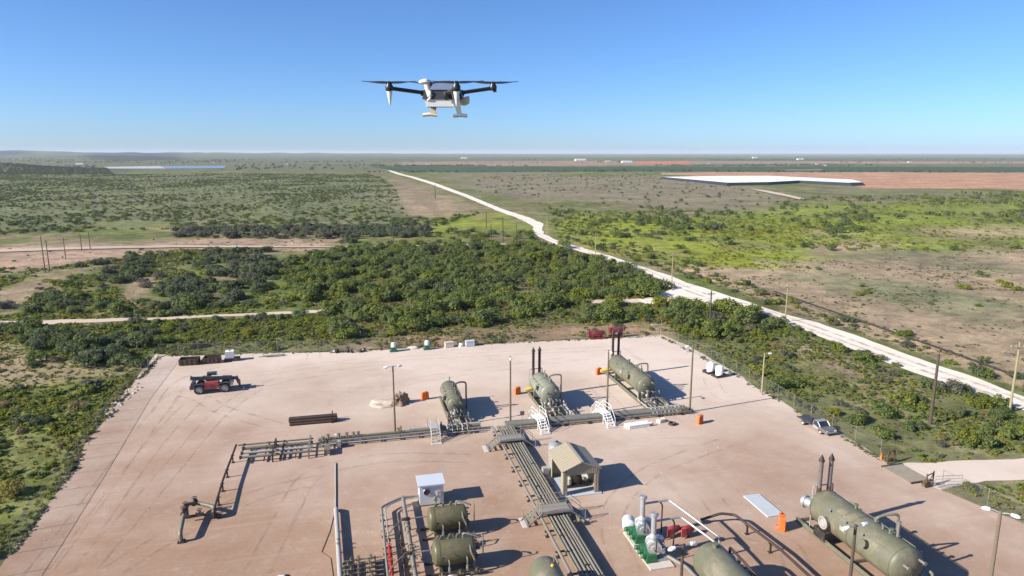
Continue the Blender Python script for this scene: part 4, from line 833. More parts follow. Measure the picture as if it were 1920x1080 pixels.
def crossover(label, loc, rz, span, deck_h, width, m, group, n=5, runl=1.25, rails=True):
    """stile along local X: steps up, a deck, steps down, with handrails"""
    t = thing('crossover_stairs', label, 'stairs', loc, rz, group); dk = MB().box((0, 0, deck_h - .03), (span, width, .06)); d = dk.build('deck', m, t)
    for s in (-1, 1): MB().box((0, s * (width / 2 + .025), deck_h - .04), (span + .02, .05, .18)).build('deck_edge', m, d)
    for s in (-1, 1):
        x0 = s * span / 2; x1 = s * (span / 2 + runl)
        for q in (-1, 1):
            y = q * (width / 2 + .03)
            MB().prism([(x0, deck_h - .16), (x0, deck_h + .02), (x1, .14), (x1, 0.0)] if s > 0 else [(x0, deck_h + .02), (x0, deck_h - .16), (x1, 0.0), (x1, .14)], y - .03, y + .03).build('stringer', m, t)
            if rails:
                MB().pipe([(x1, y, .1), (x1, y, .95), (x0, y, deck_h + .95), (0, y, deck_h + .95)], .028, 6, 2).build('handrail', m, t)
                MB().tube((x0, y, deck_h), (x0, y, deck_h + .95), .026, None, 6).build('rail_post', m, t)
        for k in range(n): f = (k + .6) / n; MB().box((x0 + (x1 - x0) * f, 0, deck_h * (1 - f) + .02), (runl / n * .85, width - .02, .04)).build('tread', m, t)
        MB().box((x1 + s * .12, 0, .05), (.45, width + .3, .1)).build('footing', 'concrete', t)
        for q in (-1, 1): MB().tube((x0 * .96, q * width * .46, 0), (x0 * .96, q * width * .46, deck_h - .06), .04, None, 6).build('leg', m, t)
    for q in (-1, 1):
        if rails: MB().pipe([(-span / 2, q * (width / 2 + .03), deck_h + .5), (span / 2, q * (width / 2 + .03), deck_h + .5)], .022, 6).build('mid_rail', m, t)
    return t
crossover('grey crossover platform over the pipe rack near the header', (15.15, 64.7), 0, 2.5, 1.1, 1.3, 'rack_grating', 'crossovers over the pipe rack')
crossover('grey crossover platform over the pipe rack beside the tan shed', (15.4, 49.9), 0, 2.5, 1.1, 1.3, 'rack_grating', 'crossovers over the pipe rack')
for k, (x, y, lb) in enumerate(((7.75, 69.35, 'pale steel stile over the header left of the small separator'), (19.4, 69.2, 'white steel stile over the header left of the sage separator'), (27.0, 69.2, 'white steel stile over the header between sage and long separators'))):
    crossover(lb, (x, y), R(90 + (0, 6, 8)[k]), 1.7, 1.2, .85, 'white' if k else 'grating', 'stiles over the header', 5, 1.15)

# header pipes
t = thing('pipe_header', 'thick grey header pipes under the sage and long separators', 'pipes', (16.3, 69.3))
for y, z, r, m in ((.0, .48, .30, 'pipe'), (.62, .48, .26, 'pipe'), (-.52, .36, .13, 'pipe')):
    MB().pipe([(-.6, y, z), (21.4, y, z), (21.4, y, .2)] if r < .2 else [(-.6, y, z), (21.2, y, z)], r, 14).build('pipe', m, t)
for k in range(8): MB().box((.4 + 2.85 * k, .1, .1), (.25, 1.7, .2)).build('sleeper', 'pipe_dark', t)
for k in range(9):
    x = 16.8 + .5 * k
    MB().pipe([(x, -.45, .42), (x, .2, .85), (x, 1.3, .55)], .055, 7).build('tie_in_pipe', ('pipe_pale', 'galv', 'pipe')[k % 3], t)
for x in (20.2, 20.7, 21.1): wheel_valve(t, (x, -.52, .42), (1, 0, 0), .12, (0, 0, 1), 'pipe_olive')
t = thing('pipe_header', 'long slim header pipes left of the pipe rack', 'pipes', (-4.3, 69.55))
for y, z, r, m in ((.25, .62, .15, 'pipe_olive'), (-.25, .55, .11, 'pipe'), (-.55, .35, .07, 'pipe_pale')): MB().pipe([(0, y, z), (17.2, y, z)], r, 10).build('pipe', m, t)
MB().pipe([(9.4, .62, .7), (17.2, .62, .7)], .16, 10).build('pipe', 'pipe_pale', t)
for k in range(9): b = MB().box((.5 + 2.0 * k, 0, .22), (.12, 1.2, .1)); b.box((.5 + 2.0 * k, -.45, .1), (.14, .14, .2)); b.box((.5 + 2.0 * k, .45, .1), (.14, .14, .2)); b.build('support', 'pipe_dark', t)
for x in (.5, 1.0, 2.1, 2.9, 3.6, 4.1, 8.3): wheel_valve(t, (x, .25 if x > .8 else -.25, .62), (1, 0, 0), .14, (0, 0, 1), 'pipe_olive')
MB().lathe([(0, .22), (.5, .22), (.6, .12)], (2.0, -.55, .0), (0, 0, 1), 12).build('pump_body', 'pipe_dark', t); MB().box((2.1, -.95, .4), (.35, .5, .8)).build('valve_box', 'pipe_pale', t); MB().box((1.75, .3, .85), (.22, .22, .3)).build('meter', 'plastic', t)
MB().pipe([(8.6, .25, .62), (8.6, .8, .62), (8.6, .8, 1.1)], .06, 7).build('vent_pipe', 'pipe_dark', t)
for k in range(7):
    x = 12.4 + .55 * k; MB().pipe([(x, -.5, .5), (x, .1, 1.0), (x, 1.4, .55)], .06, 7).build('tie_in_pipe', ('pipe', 'pipe_olive', 'pipe_pale')[k % 3], t)
    if k % 2: wheel_valve(t, (x, .75, .85), (0, 1, 0), .09)
t = thing('pipe_launcher', 'block of four parallel pipes in a steel frame at the left end of the header', 'pipes', (-12.1, 66.9))
for k, (y, z, r, m) in enumerate(((3.0, .75, .09, 'pipe_olive'), (2.15, .7, .16, 'pipe_olive'), (1.15, .65, .13, 'pipe_pale'), (.25, .6, .13, 'pipe'))):
    MB().pipe([(.15 + (.25 if k else -.2), y, z), (7.3, y, z)], r, 10).build('pipe', m, t)
    b = MB(); flange(b, (.5, y, z), (1, 0, 0), r, .08); flange(b, (4.4, y, z), (1, 0, 0), r, .05); b.build('flange', 'pipe_dark', t)
for x in (3.55, 7.0):
    b = MB().box((x, -.25, .42), (.14, .14, .84)); b.box((x, 3.35, .5), (.14, .14, 1.0)); b.box((x, 1.55, .92), (.16, 3.6, .1)); b.box((x, 1.55, .42), (.1, 3.5, .08)); b.build('frame', 'pipe' if x > 5 else 'pipe_dark', t)
for k in range(4): MB().box((1.2 + 1.5 * k, 1.4, .25), (.1, 3.2, .12)).build('sleeper', 'pipe_dark', t)
wheel_valve(t, (3.0, 2.15, .72), (1, 0, 0), .13, (0, 0, 1), 'pipe_olive'); wheel_valve(t, (4.7, 2.15, .72), (1, 0, 0), .1, (0, 0, 1), 'pipe_olive')
MB().pipe([(7.0, .3, .55), (8.6, .3, .5), (8.6, 2.4, .5)], .06, 7).build('link_pipe', 'pipe', t); MB().pipe([(7.0, 1.1, .55), (8.9, 1.1, .5)], .05, 7).build('link_pipe', 'pipe', t); MB().box((8.85, .7, .45), (.35, 1.6, .5)).build('valve_box', 'pipe_olive', t)

run('pipeline', 'thin raised pipe on five posts running toward the camera on the left', 'pipe', [(-12.35, 69.8, .85), (-12.35, 62, .85), (-12.15, 56.4, .85), (-12.15, 56.4, .2)], .10, 'pipe_dark', [(-12.35, 67.4, .8), (-12.35, 64.2, .8), (-12.3, 61.4, .8), (-12.2, 58.8, .8), (-12.15, 56.7, .8)])
t = thing('pipe_riser', 'dark raised pipe elbow with valves alone at the left of the yard', 'pipe', (-14.2, 55.6))
MB().pipe([(.15, -2.2, .05), (.1, -2.2, .75), (-.25, 1.2, 1.0), (-.25, 2.2, 1.0), (.5, 2.35, .9), (2.0, 1.6, .75), (2.0, .8, .6)], .17, 10).build('pipe', 'pipe_olive', t)
MB().pipe([(-.2, .9, .5), (.9, 1.0, .5), (2.0, .9, .4), (2.6, .9, .35)], .10, 8).build('pipe', 'pipe_dark', t)
for x, y in ((-.25, 1.5), (-.22, .7), (.3, 2.3)): wheel_valve(t, (x, y, 1.0), (0, 1, 0), .15, (0, 0, 1), 'pipe_dark')
wheel_valve(t, (.9, 1.0, .55), (1, 0, 0), .14, (0, 0, 1), 'pipe_olive')
b = MB().box((-.25, 1.6, .45), (.3, .3, .9)); b.box((2.0, 1.2, .25), (.25, .5, .5)); b.box((.15, -2.2, .08), (.5, .5, .16)); b.build('support', 'pipe_dark', t)
run('pipeline', 'slim pale line on the ground joining the header to the grey pipe', 'pipe', [(-2.5, 64.9, .09), (-2.35, 55.9, .09)], .055, 'pipe_pale')
t = run('pipeline', 'long grey pipe on low supports left of the vessels, casting a broad shadow', 'pipe', [(-2.35, 55.6, .1), (-2.3, 55.2, .42), (-1.6, 40, .42)], .19, 'pipe_pale', [(-2.15 + .046 * k * 3, 52.0 - 3 * k, .24) for k in range(4)])
for y in (49.3, 49.9): wheel_valve(t, (.32, y - 55.6, .4), (0, 1, 0), .09)
run('hose', 'thin tan hose lying beside the grey pipe', 'hose', [(-2.5, 54.6, .05), (-2.75, 52.3, .05), (-3.3, 49.4, .05), (-2.6, 48.4, .05), (-2.2, 44, .05)], .03, 'wood_tan')

# tan gable shed
t = thing('equipment_shed', 'open tan metal gable shed with machinery inside', 'shed', (17.25, 53.35))
Wd, Dp, Eh, Rh = 3.35, 4.1, 2.5, 3.2
MB().box((Wd / 2, Dp / 2, .06), (Wd + .5, Dp + .5, .12)).build('slab', 'slab', t)
for k, s in enumerate((-1, 1)):
    x0, x1 = (Wd / 2, -.18) if s < 0 else (Wd / 2, Wd + .18); z1 = Eh - .18 * (Rh - Eh) / (Wd / 2)
    poly = [(x0, Rh), (x0, Rh + .06), (x1, z1 + .06), (x1, z1)]; o = MB().prism(poly if s > 0 else poly[::-1], -.2, Dp + .2).build('roof', 'tan_metal', t, False)
    for q in range(12): y = -.15 + (Dp + .3) * q / 11; MB().prism([(x0, Rh + .062), (x0, Rh + .085), (x1, z1 + .085), (x1, z1 + .062)][::s], y - .02, y + .02).build('roof_rib', 'tan_metal', o, False)
MB().box((Wd / 2, Dp / 2, Rh + .09), (.3, Dp + .42, .03)).build('ridge_cap', 'tan_metal', t)
def siding(x0, x1, zf0, zf1, y, th=.05):
    o = MB().prism([(x0, zf0(x0)), (x1, zf0(x1)), (x1, zf1(x1)), (x0, zf1(x0))], y - th / 2, y + th / 2).build('wall', 'tan_metal', t, False)
    k = x0 + .06
    while k < x1 - .03:
        MB().prism([(k, zf0(k) + .01), (k + .07, zf0(k) + .01), (k + .07, zf1(k + .07) - .03), (k, zf1(k) - .03)], y - th / 2 - .035, y - th / 2 - .001).build('siding_rib', 'tan_metal', o, False); k += .19
roofz = lambda x: Rh - abs(x - Wd / 2) * (Rh - Eh) / (Wd / 2)
gable = [(0, 2.0), (Wd, 2.0), (Wd, Eh), (Wd / 2, Rh - .01), (0, Eh)]
o = MB().prism(gable, 0, .05).build('wall', 'tan_metal', t, False)
k = .1
while k < Wd - .08: MB().prism([(k, 2.01), (k + .07, 2.01), (k + .07, roofz(k + .07) - .05), (k, roofz(k) - .05)], -.036, -.002).build('siding_rib', 'tan_metal', o, False); k += .2
siding(0, .42, lambda x: .12, lambda x: 2.0, .025); siding(Wd - .42, Wd, lambda x: .12, lambda x: 2.0, .025)
MB().prism(gable[:1] + gable[1:], Dp - .05, Dp).build('wall', 'tan_metal', t, False); MB().box((Wd / 2, Dp - .025, 1.06), (Wd, .05, 1.88)).build('wall', 'tan_metal', t, False)
MB().box((Wd - .025, Dp / 2, 1.31), (.05, Dp - .1, 2.38)).build('wall', 'tan_metal', t, False)
for y in (.3, Dp - .35): MB().box((.03, y, 1.31), (.06, .6, 2.38)).build('wall', 'tan_metal', t, False)
MB().box((.03, Dp / 2, 2.36), (.058, Dp - 1.3, .28)).build('wall', 'tan_metal', t, False)
for x, y in ((.05, .05), (Wd - .05, .05), (.05, Dp - .05), (Wd - .05, Dp - .05)): MB().box((x, y, 1.31), (.13, .13, 2.38)).build('corner_post', 'tan_metal', t, False)
t = thing('compressor', 'dark compressor engine with cream covers inside the tan shed', 'machine', (18.95, 55.2))
MB().box((0, 0, .27), (1.9, 1.3, .3)).build('base', 'pipe_dark', t); MB().box((.0, .1, .85), (1.1, .85, .85)).build('engine_block', 'engine', t)
MB().lathe([(0, .12), (.06, .42), (.16, .42), (.2, .1)], (.1, -.75, .95), (0, 1, 0), 18).build('flywheel', 'pipe_dark', t); MB().lathe([(0, .28), (.55, .28), (.62, .18)], (-.75, -.45, .5), (0, 0, 1), 14).build('scrubber', 'cream', t)
MB().pipe([(-.2, -.4, 1.3), (-.2, -.6, 1.75), (.4, -.6, 1.75), (.4, -.4, 1.2)], .07, 8).build('exhaust_pipe', 'silver', t); MB().lathe([(0, .15), (.5, .15)], (.5, -.3, .75), (1, -.2, 0), 12).build('cylinder', 'cream', t)
MB().box((.25, .15, 1.4), (.6, .5, .28)).build('rocker_cover', 'cream', t)
t = thing('water_tank', 'small grey round tank showing behind the tan shed', 'tank', (18.25, 58.9))
MB().lathe([(0, .72), (2.35, .72), (2.5, .68), (2.72, .38), (2.78, 0)], (0, 0, 0), (0, 0, 1), 22).build('body', 'galv', t); MB().lathe([(0, .14), (.08, .14)], (.1, 0, 2.76), (0, 0, 1), 10).build('hatch', 'pipe_dark', t)
t = thing('electrical_box', 'small pale cabinet left of the tan shed', 'cabinet', (16.75, 57.3))
MB().box((0, 0, .62), (.55, .5, .9)).build('body', 'pipe_pale', t); MB().box((0, -.262, .62), (.46, .02, .78)).build('door', 'galv', t); MB().box((0, 0, .09), (.8, .75, .16)).build('base', 'concrete', t)

# white hut
t = thing('control_hut', 'small pale grey metal hut with flat white roof', 'hut', (4.75, 54.6))
w, d, h = 2.05, 1.75, 1.78
MB().box((w / 2, .03, h / 2 + .1), (w, .06, h)).build('wall', 'hut', t); MB().box((w / 2, d - .03, h / 2 + .1), (w, .06, h)).build('wall', 'hut', t); MB().box((w - .03, d / 2, h / 2 + .1), (.06, d - .12, h)).build('wall', 'hut', t)
MB().box((.03, d / 2, h / 2 + .1), (.06, d - .12, h)).build('wall', 'hut', t)
MB().box((-.015, d * .45, .98), (.03, .8, 1.55)).build('door', 'hut', t); MB().box((w / 2, d / 2, h + .16), (w + .3, d + .3, .12)).build('roof', 'hut', t); MB().box((w / 2, d / 2, .05), (w + .1, d + .1, .1)).build('base', 'pipe_dark', t)
o = MB().lathe([(0, .28), (.05, .28), (.06, .22)], (.62, 0, 1.3), (0, -1, 0), 18).build('fan_opening', 'black', t); MB().ring((.62, -.03, 1.3), (0, 1, 0), .3, .035, 18, 6).build('fan_ring', 'galv', o)
MB().pipe([(1.35, -.12, .3), (1.35, -.12, 1.0), (1.0, -.12, 1.0)], .06, 7).build('conduit', 'pipe', t); wheel_valve(t, (1.3, -.2, .75), (0, 0, 1), .1, (0, -1, 0)); MB().box((1.65, -.08, 1.1), (.35, .14, .5)).build('panel', 'pipe_pale', t)

# silver pump units on the concrete pad
x0, y0 = 20.3, 42.2
t = thing('pump_pad', 'long pale concrete pad under the silver pump units', 'pad', (21.15, 44.0)); MB().box((0, 0, .07), (1.9, 5.2, .14)).build('slab', 'concrete', t)
def pump_unit(label, loc):
    t = thing('pump_unit', label, 'pump', loc, 0, 'silver pump units on the concrete pad')
    MB().box((-.35, 0, .38), (.75, 1.5, .5), top=(.85, .95)).build('base', 'green', t)
    for y in (-.5, 0, .5): MB().lathe([(0, .16), (.25, .16), (.3, .08)], (-.72, y, .5), (-1, 0, .2), 10).build('motor_end', 'green', t)
    dm = MB().lathe([(-.62, 0), (-.62, .22), (-.56, .22), (-.56, .46), (-.48, .46), (-.48, .40), (.40, .40), (.48, .34), (.55, .2), (.56, 0)], (.0, .0, .95), (.2, 1, 0), 20).build('drum', 'silver', t)
    MB().lathe([(0, .30), (.3, .30), (.42, .2)], (.05, .05, 1.2), (0, 0, 1), 16).build('neck', 'silver', t); MB().lathe([(0, .26), (.7, .26), (.74, .3), (.82, .3)], (.42, .3, .4), (.2, 0, 1), 14).build('filter_pot', 'silver', t)
    MB().box((.5, -.35, .75), (.3, .3, .5)).build('gauge_box', 'galv', t)
    for y in (-.28, .28): MB().ring((y * .25, y, 1.0), (.25, 1, 0), .41, .03, 20, 5).build('band', 'galv', dm)
    st = MB().lathe([(0, .17), (1.55, .17)], (.05, .05, 1.4), (0, 0, 1), 16).build('stack', 'silver', t); MB().lathe([(0, .27), (.1, .27), (.1, .2), (.16, .2)], (.05, .05, 2.93), (0, 0, 1), 16).build('stack_flange', 'galv', st)
    MB().pipe([(.2, .05, 2.5), (1.95, .15, 2.5), (2.9, -1.6, 2.0), (3.9, -3.2, 1.4), (3.9, -3.2, .2)], .075, 9).build('discharge_pipe', 'galv', t)
    MB().pipe([(1.35, .15, 2.45), (1.5, .1, 2.2), (1.5, .1, .15)], .05, 7).build('pipe_support', 'pipe_dark', t)
    for k, (x, y) in enumerate(((.45, -.4), (.5, .1), (.4, .5))): wheel_valve(t, (x, y, .7 + .15 * k), (0, 1, 0), .1, (1, 0, .4), 'silver')
    MB().pipe([(.3, -.6, .9), (.6, -.6, .9), (.6, .6, .9), (.3, .6, .9)], .06, 7).build('suction_pipe', 'silver', t)
    MB().pipe([(-.15, -.6, .9), (-.15, -.85, .9), (-.15, -.85, 1.7)], .04, 6).build('breather', 'pipe_dark', t)
    MB().box((.45, 0, .22), (.8, 1.4, .16)).build('skid', 'galv', t); t.scale = (1.18,) * 3; return t
p1 = pump_unit('silver pump unit with tall stack on green base, farther one on the pad', (21.3, 45.6)); dup(p1, (21.05, 43.0), 0, 'silver pump unit with tall stack on green base, nearer one on the pad')
t = thing('white_tank', 'round white drum tank lying behind the silver pump units', 'tank', (20.75, 46.9)); MB().lathe([(-.55, 0), (-.52, .36), (-.4, .5), (.4, .5), (.52, .36), (.55, 0)], (0, 0, .72), (.4, 1, 0), 20).build('body', 'hut', t); MB().box((0, 0, .17), (.7, .9, .3)).build('cradle', 'galv', t)
for k, (u, v) in enumerate(((1262, 1006), (1288, 1006))):
    x, y = px(u, v); t = thing('actuator_valve', ('left' if k == 0 else 'right') + ' orange red valve actuator behind the silver pumps', 'valve', (x, y), 0, 'orange red actuators behind the silver pumps')
    MB().lathe([(0, .26), (.1, .3), (.65, .3), (.75, .24)], (-.35, -.1, .62), (1, .3, 0), 14).build('actuator', 'red', t); MB().box((-.45, -.3, .55), (.4, .12, .7)).build('guard', 'red_dusty', t); MB().lathe([(0, .22), (.3, .22)], (.3, .1, .62), (1, .3, 0), 12).build('spring_housing', 'red', t); MB().lathe([(0, .22), (.2, .12), (.45, .12)], (0, 0, 0), (0, 0, 1), 10).build('body', 'pipe_dark', t)
run('pipeline', 'dark pipe from the actuators over the ground to the bottom edge', 'pipe', [(27.0, 46.6, .3), (28.6, 46.2, .9), (29.6, 45.7, .9), (30.2, 40.5, .9), (30.2, 36, .9)], .11, 'pipe_dark', [(29.8, 44.2, .8), (30.1, 41.5, .8)])
run('pipeline', 'inclined grey pipe from the concrete pad to the bottom edge', 'pipe', [(21.9, 42.2, .5), (22.6, 40.6, .5), (22.9, 37, .5)], .15, 'pipe', [(22.75, 39, .36)])

# loose concrete slab
x, y = px(1431, 949); t = MB().box((0, 0, .05), (1.55, 3.7, .10)).build('concrete_slab', 'slab', None); t.location = (x, y, .034); tag(t, 'flat blue grey concrete slab lying on the yard near the largest separator', 'slab')

# orange barriers
def barrier(label, loc, rz, sc_=1.):
    t = thing('orange_barrier', label, 'barrier', loc, rz, 'orange plastic barriers')
    MB().prism([(-.5, .0), (.5, .0), (.5, .12), (.44, .9), (.38, .98), (-.38, .98), (-.44, .9), (-.5, .12)], -.16, .16).build('body', 'orange', t, False)
    for x in (-.3, .3): MB().box((x, 0, .04), (.2, .66, .08)).build('foot', 'orange', t)
    for x in (-.18, .18): MB().box((x, -.205, .55), (.1, .03, .55)).build('rib', 'orange', t)
    MB().lathe([(0, .06), (.05, .06)], (.2, 0, .98), (0, 0, 1), 8).build('cap', 'black', t); t.scale = (sc_,) * 3; return t
bx0 = barrier('orange plastic barrier left of the small separator', px(797, 749), R(22), 1.0)
for (u, v, a, lb, s) in ((970, 739, 30, 'orange plastic barrier left of the sage separator with stacks', .95), (1122, 702, 28, 'orange plastic barrier left of the long back row separator', .95), (1312, 794, 32, 'orange plastic barrier alone past the right end of the header', 1.0), (1465, 991, 62, 'orange plastic barrier beside the concrete slab near the largest separator', 1.2)):
    dup(bx0, px(u, v), R(a), lb, (s,) * 3)

# bits beside the header
t = thing('tube_bundle', 'bundle of white tubes lying below the right half of the header', 'tubes', (28.9, 66.2), R(6))
for k in range(6): MB().lathe([(0, .13), (2.6 + .3 * (k % 2), .13)], (-.1 * (k % 3), .28 * (k % 3), .13 + .24 * (k // 3)), (1, 0, 0), 12).build('tube', 'plastic' if k != 1 else 'hut', t)
t = thing('tan_carton', 'tan crumpled carton on the ground near the right end of the header', 'carton', (33.3, 67.3), R(20)); MB().box((0, 0, .2), (.9, .6, .38), top=(.85, .9)).build('box', 'dbeige', t); MB().box((.5, 0, .36), (.35, .6, .03), ry=R(30)).build('flap', 'dbeige', t)
t = thing('hose_coil', 'dark coil of hose on the ground near the right end of the header', 'hose', (34.2, 66.3)); b = MB()
for k in range(3): b.ring((0, 0, .06 + .09 * k), (0, 0, 1), .42 - .03 * k, .05, 20, 6)
b.build('coil', 'pipe_dark', t)
t = thing('junction_box', 'small grey junction box on a post by the header between two separators', 'box', (18.0, 71.2)); MB().tube((0, 0, 0), (0, 0, .9), .04, None, 7).build('post', 'galv', t); MB().box((0, -.06, 1.0), (.5, .2, .45)).build('box', 'stack_grey', t)
# ------------------------------------------------------------------ loose things on the yard
def wheel(parent, c, r, w, rim='galv'):
    o = MB().lathe([(-w / 2, r * .62), (-w / 2, r * .88), (-w * .36, r), (w * .36, r), (w / 2, r * .88), (w / 2, r * .62)], c, (0, 1, 0), 22, False).build('tyre', 'rubber', parent)
    MB().lathe([(-w * .42, .0), (-w * .42, r * .3), (-w * .25, r * .5), (-w * .4, r * .63), (w * .4, r * .63), (w * .25, r * .5), (w * .42, r * .3), (w * .42, 0)], c, (0, 1, 0), 18).build('rim', rim, o); return o
x, y = px(399, 736)
t = thing('telehandler', 'red and dark grey telehandler parked in the left of the yard', 'telehandler', (x, y + .7), R(3))
MB().box((-.1, 0, .78), (3.9, .95, .38)).build('chassis', 'charcoal', t)
for X in (-1.55, 1.45):
    for Y in (-.98, .98): wheel(t, (X, Y, .62), .62, .42)
for X in (-1.55, 1.45): MB().tube((X, -.95, .62), (X, .95, .62), .12, None, 8).build('axle', 'charcoal', t)
eb = MB().box((-.05, -.82, 1.08), (1.75, .62, .85), top=(.92, .9)).build('engine_cover', 'red_dusty', t)
for k in range(4): MB().box((-.45 + .25 * k, -1.125, 1.05), (.06, .02, .4), rx=R(-4)).build('vent', 'charcoal', eb)
MB().box((-2.35, 0, 1.0), (.5, 1.7, .75), top=(.7, .95)).build('counterweight', 'charcoal', t); MB().box((-2.62, -.55, .82), (.14, .5, .4)).build('rear_panel', 'red_dusty', t)
cb = MB().box((-.1, .72, 1.15), (1.5, .75, .7)).build('cab_base', 'charcoal', t)
cab = MB().box((-.15, .72, 1.85), (1.35, .75, .7), top=(.78, .9)).build('cab', 'glass', t)
for X in (-.78, .48):
    for Y in (.37, 1.07): MB().tube((X, Y, 1.5), (X * .8 - .03, .72 + (Y - .72) * .9, 2.2), .045, None, 6).build('cab_post', 'charcoal', cab)
MB().box((-.15, .72, 2.24), (1.15, .74, .07)).build('cab_roof', 'charcoal', cab)
for X, m in ((-1.55, 'charcoal'), (1.45, 'charcoal')): 
    for Y in (-.98, .98): MB().prism([(X - .72, 1.12), (X - .5, 1.34), (X + .5, 1.34), (X + .72, 1.12), (X + .68, 1.09), (X + .48, 1.30), (X - .48, 1.30), (X - .68, 1.09)], Y - .24, Y + .24).build('mudguard', m, t)
bm = MB().box((-.15, -.05, 1.78), (4.9, .42, .46), ry=R(4.0)).build('boom', 'charcoal', t); MB().box((1.2, -.05, 1.66), (3.6, .32, .34), ry=R(6)).build('inner_boom', 'charcoal', bm)
MB().box((.55, -.05, 2.0), (1.3, .36, .035), ry=R(4)).build('boom_cover', 'hut', bm); MB().box((-1.75, -.05, 2.13), (1.2, .3, .03), ry=R(4)).build('boom_cover', 'hut', bm)
MB().box((2.95, -.05, 1.25), (.35, .3, 1.0), ry=R(-18)).build('boom_head', 'charcoal', t); MB().tube((1.6, -.05, 1.0), (2.8, -.05, 1.45), .07, None, 8).build('lift_cylinder', 'galv', t)
MB().box((3.12, 0, .75), (.1, 1.25, .75)).build('fork_carriage', 'maroon', t)
for Y in (-.4, .4): b = MB().box((3.2, Y, .6), (.07, .13, .8)); b.box((3.75, Y, .235), (1.1, .13, .05)); b.build('fork', 'charcoal', t)
for Y in (-.5, .5): MB().box((2.2, Y * 1.1, .95), (.5, .3, .28), ry=R(12)).build('headlamp_bar', 'galv', t)

# stacked line pipes
g = 'rusted pipes stacked on the yard'; lay = [(0, .13), (.3, .13), (.6, .13), (.9, .13), (.15, .39), (.45, .39), (.75, .39), (.3, .65), (.6, .65)]
X0, Y0 = px(541, 800); tops = ('bottom', 'bottom', 'bottom', 'bottom', 'middle', 'middle', 'middle', 'top', 'top')
pos = ('front', 'second', 'third', 'rear', 'front', 'centre', 'rear', 'front', 'rear')
for k, (dy, z) in enumerate(lay):
    L = 5.2 + random.uniform(-.15, .12); o = MB().lathe([(0, .10), (0, .148), (L, .148), (L, .10), (.05, .1)], (0, 0, 0), (1, 0, 0), 14).build('steel_pipe', 'rustpipe_dark'); o.location = (X0 + random.uniform(0, .2), Y0 + dy + .1, z + .06)
    tag(o, f'rusted steel pipe, {pos[k]} one in the {tops[k]} layer of the pipe stack', 'pipe', g)
t = thing('pipe_cradle', 'dark steel cradle holding the right end of the pipe stack', 'cradle', (X0 + 4.75, Y0 + .55)); b = MB().box((0, -.62, .5), (.12, .1, 1.0)); b.box((0, .62, .5), (.12, .1, 1.0)); b.box((0, 0, .03), (.3, 1.4, .05)); b.build('frame', 'black', t)

# dirt pile
x, y = px(748, 757)
t = MB().blob((0, 0, -.05), (1.0, 1.0, 1.35), 4, .55, 30, 12).build('dirt_pile', 'dirt'); t.location = (x, y, .03); tag(t, 'rough brown dirt pile left of the small separator', 'dirt pile')
x, y = px(722, 757); t = MB().blob((0, 0, -.02), (1.9, 1.5, .42), 8, .5, 30, 8).build('sand_pile', M['rock']); t.location = (x, y, .02); tag(t, 'low pale sand heap beside the dirt pile', 'sand heap')

# bins, tote and odds along the back fence
def bin_(label, loc, L, slant):
    t = thing('steel_bin', label, 'bin', loc, R(-2), 'rusted bins by the back fence'); w = 1.5; h = .95
    for s in (-1, 1): MB().prism([(0 - slant * .0, 0.12), (L, 0.12), (L, h), (slant, h)], s * w / 2 - .03, s * w / 2 + .03).build('side', 'rustbin', t)
    MB().box((L - .03, 0, h / 2 + .06), (.06, w - .06, h - .12)).build('end', 'rustbin', t); MB().box((slant / 2, 0, h / 2 + .06), (.06, w - .06, (h - .12) * 1.02), ry=math.atan2(slant, h - .12)).build('end', 'rustbin', t)
    MB().box((L / 2, 0, .14), (L - .1, w - .06, .05)).build('floor', 'rustbin', t)
    for s in (-1, 1): MB().box((L / 2, s * .5, .05), (L * .9, .12, .1)).build('runner', 'rustbin', t)
    for k in range(4): MB().box((slant + (L - slant) * (k + .5) / 4, -w / 2 - .05, .55), (.08, .05, .8)).build('rib', 'rustbin', t)
    return t
bin_('rusted open steel bin, left one by the back fence', px(338, 684), 2.6, .05); bin_('rusted steel bin with slanted end, right one by the back fence', px(374, 681), 2.9, .7)
x, y = px(434, 676); t = thing('liquid_tote', 'white plastic tote on a black skid by the back fence', 'tote', (x, y), R(3))
MB().box((.15, 0, .22), (2.1, 1.3, .44)).build('skid', 'black', t); MB().box((-.15, 0, 1.0), (1.15, 1.0, 1.02)).build('bottle', 'plastic', t)
for k in range(5): b = MB().box((-.725 + .2875 * k, -.52, 1.0), (.03, .02, 1.06)); b.build('cage_bar', 'galv', t)
for z in (.6, 1.0, 1.4): MB().box((-.15, -.535, z), (1.2, .02, .03)).build('cage_bar', 'galv', t)
MB().lathe([(0, .12), (.07, .12)], (-.15, 0, 1.51), (0, 0, 1), 12).build('lid', 'black', t)
t = thing('plank_heap', 'thin grey planks lying by the back fence right of the tote', 'planks', px(512, 668), R(4))
for k in range(5): MB().box((random.uniform(-.5, .5), .22 * k - .4, .08 + .05 * (k % 2)), (2.6 + .4 * (k % 3), .16, .05), rz=random.uniform(-.08, .08)).build('plank', 'pipe_pale' if k % 2 else 'wood', t)
for k, (u, v, n) in enumerate(((628, 662, 3), (652, 661, 4), (678, 660, 3))):
    t = thing('scrap_heap', ('left', 'middle', 'right')[k] + ' small heap of scrap fittings by the back fence', 'scrap', px(u, v), 0, 'scrap heaps by the back fence')
    for q in range(n): wheel_valve(t, (random.uniform(-.6, .6), random.uniform(-.3, .3), .22), (random.uniform(-1, 1), 1, 0), .13, (.5, 0, .8), ('pipe_dark', 'rustbin', 'pipe_pale')[q % 3])
    MB().tube((-.8, 0, .08), (.8, .25, .08), .07, None, 7).build('pipe_piece', 'rustpipe', t)
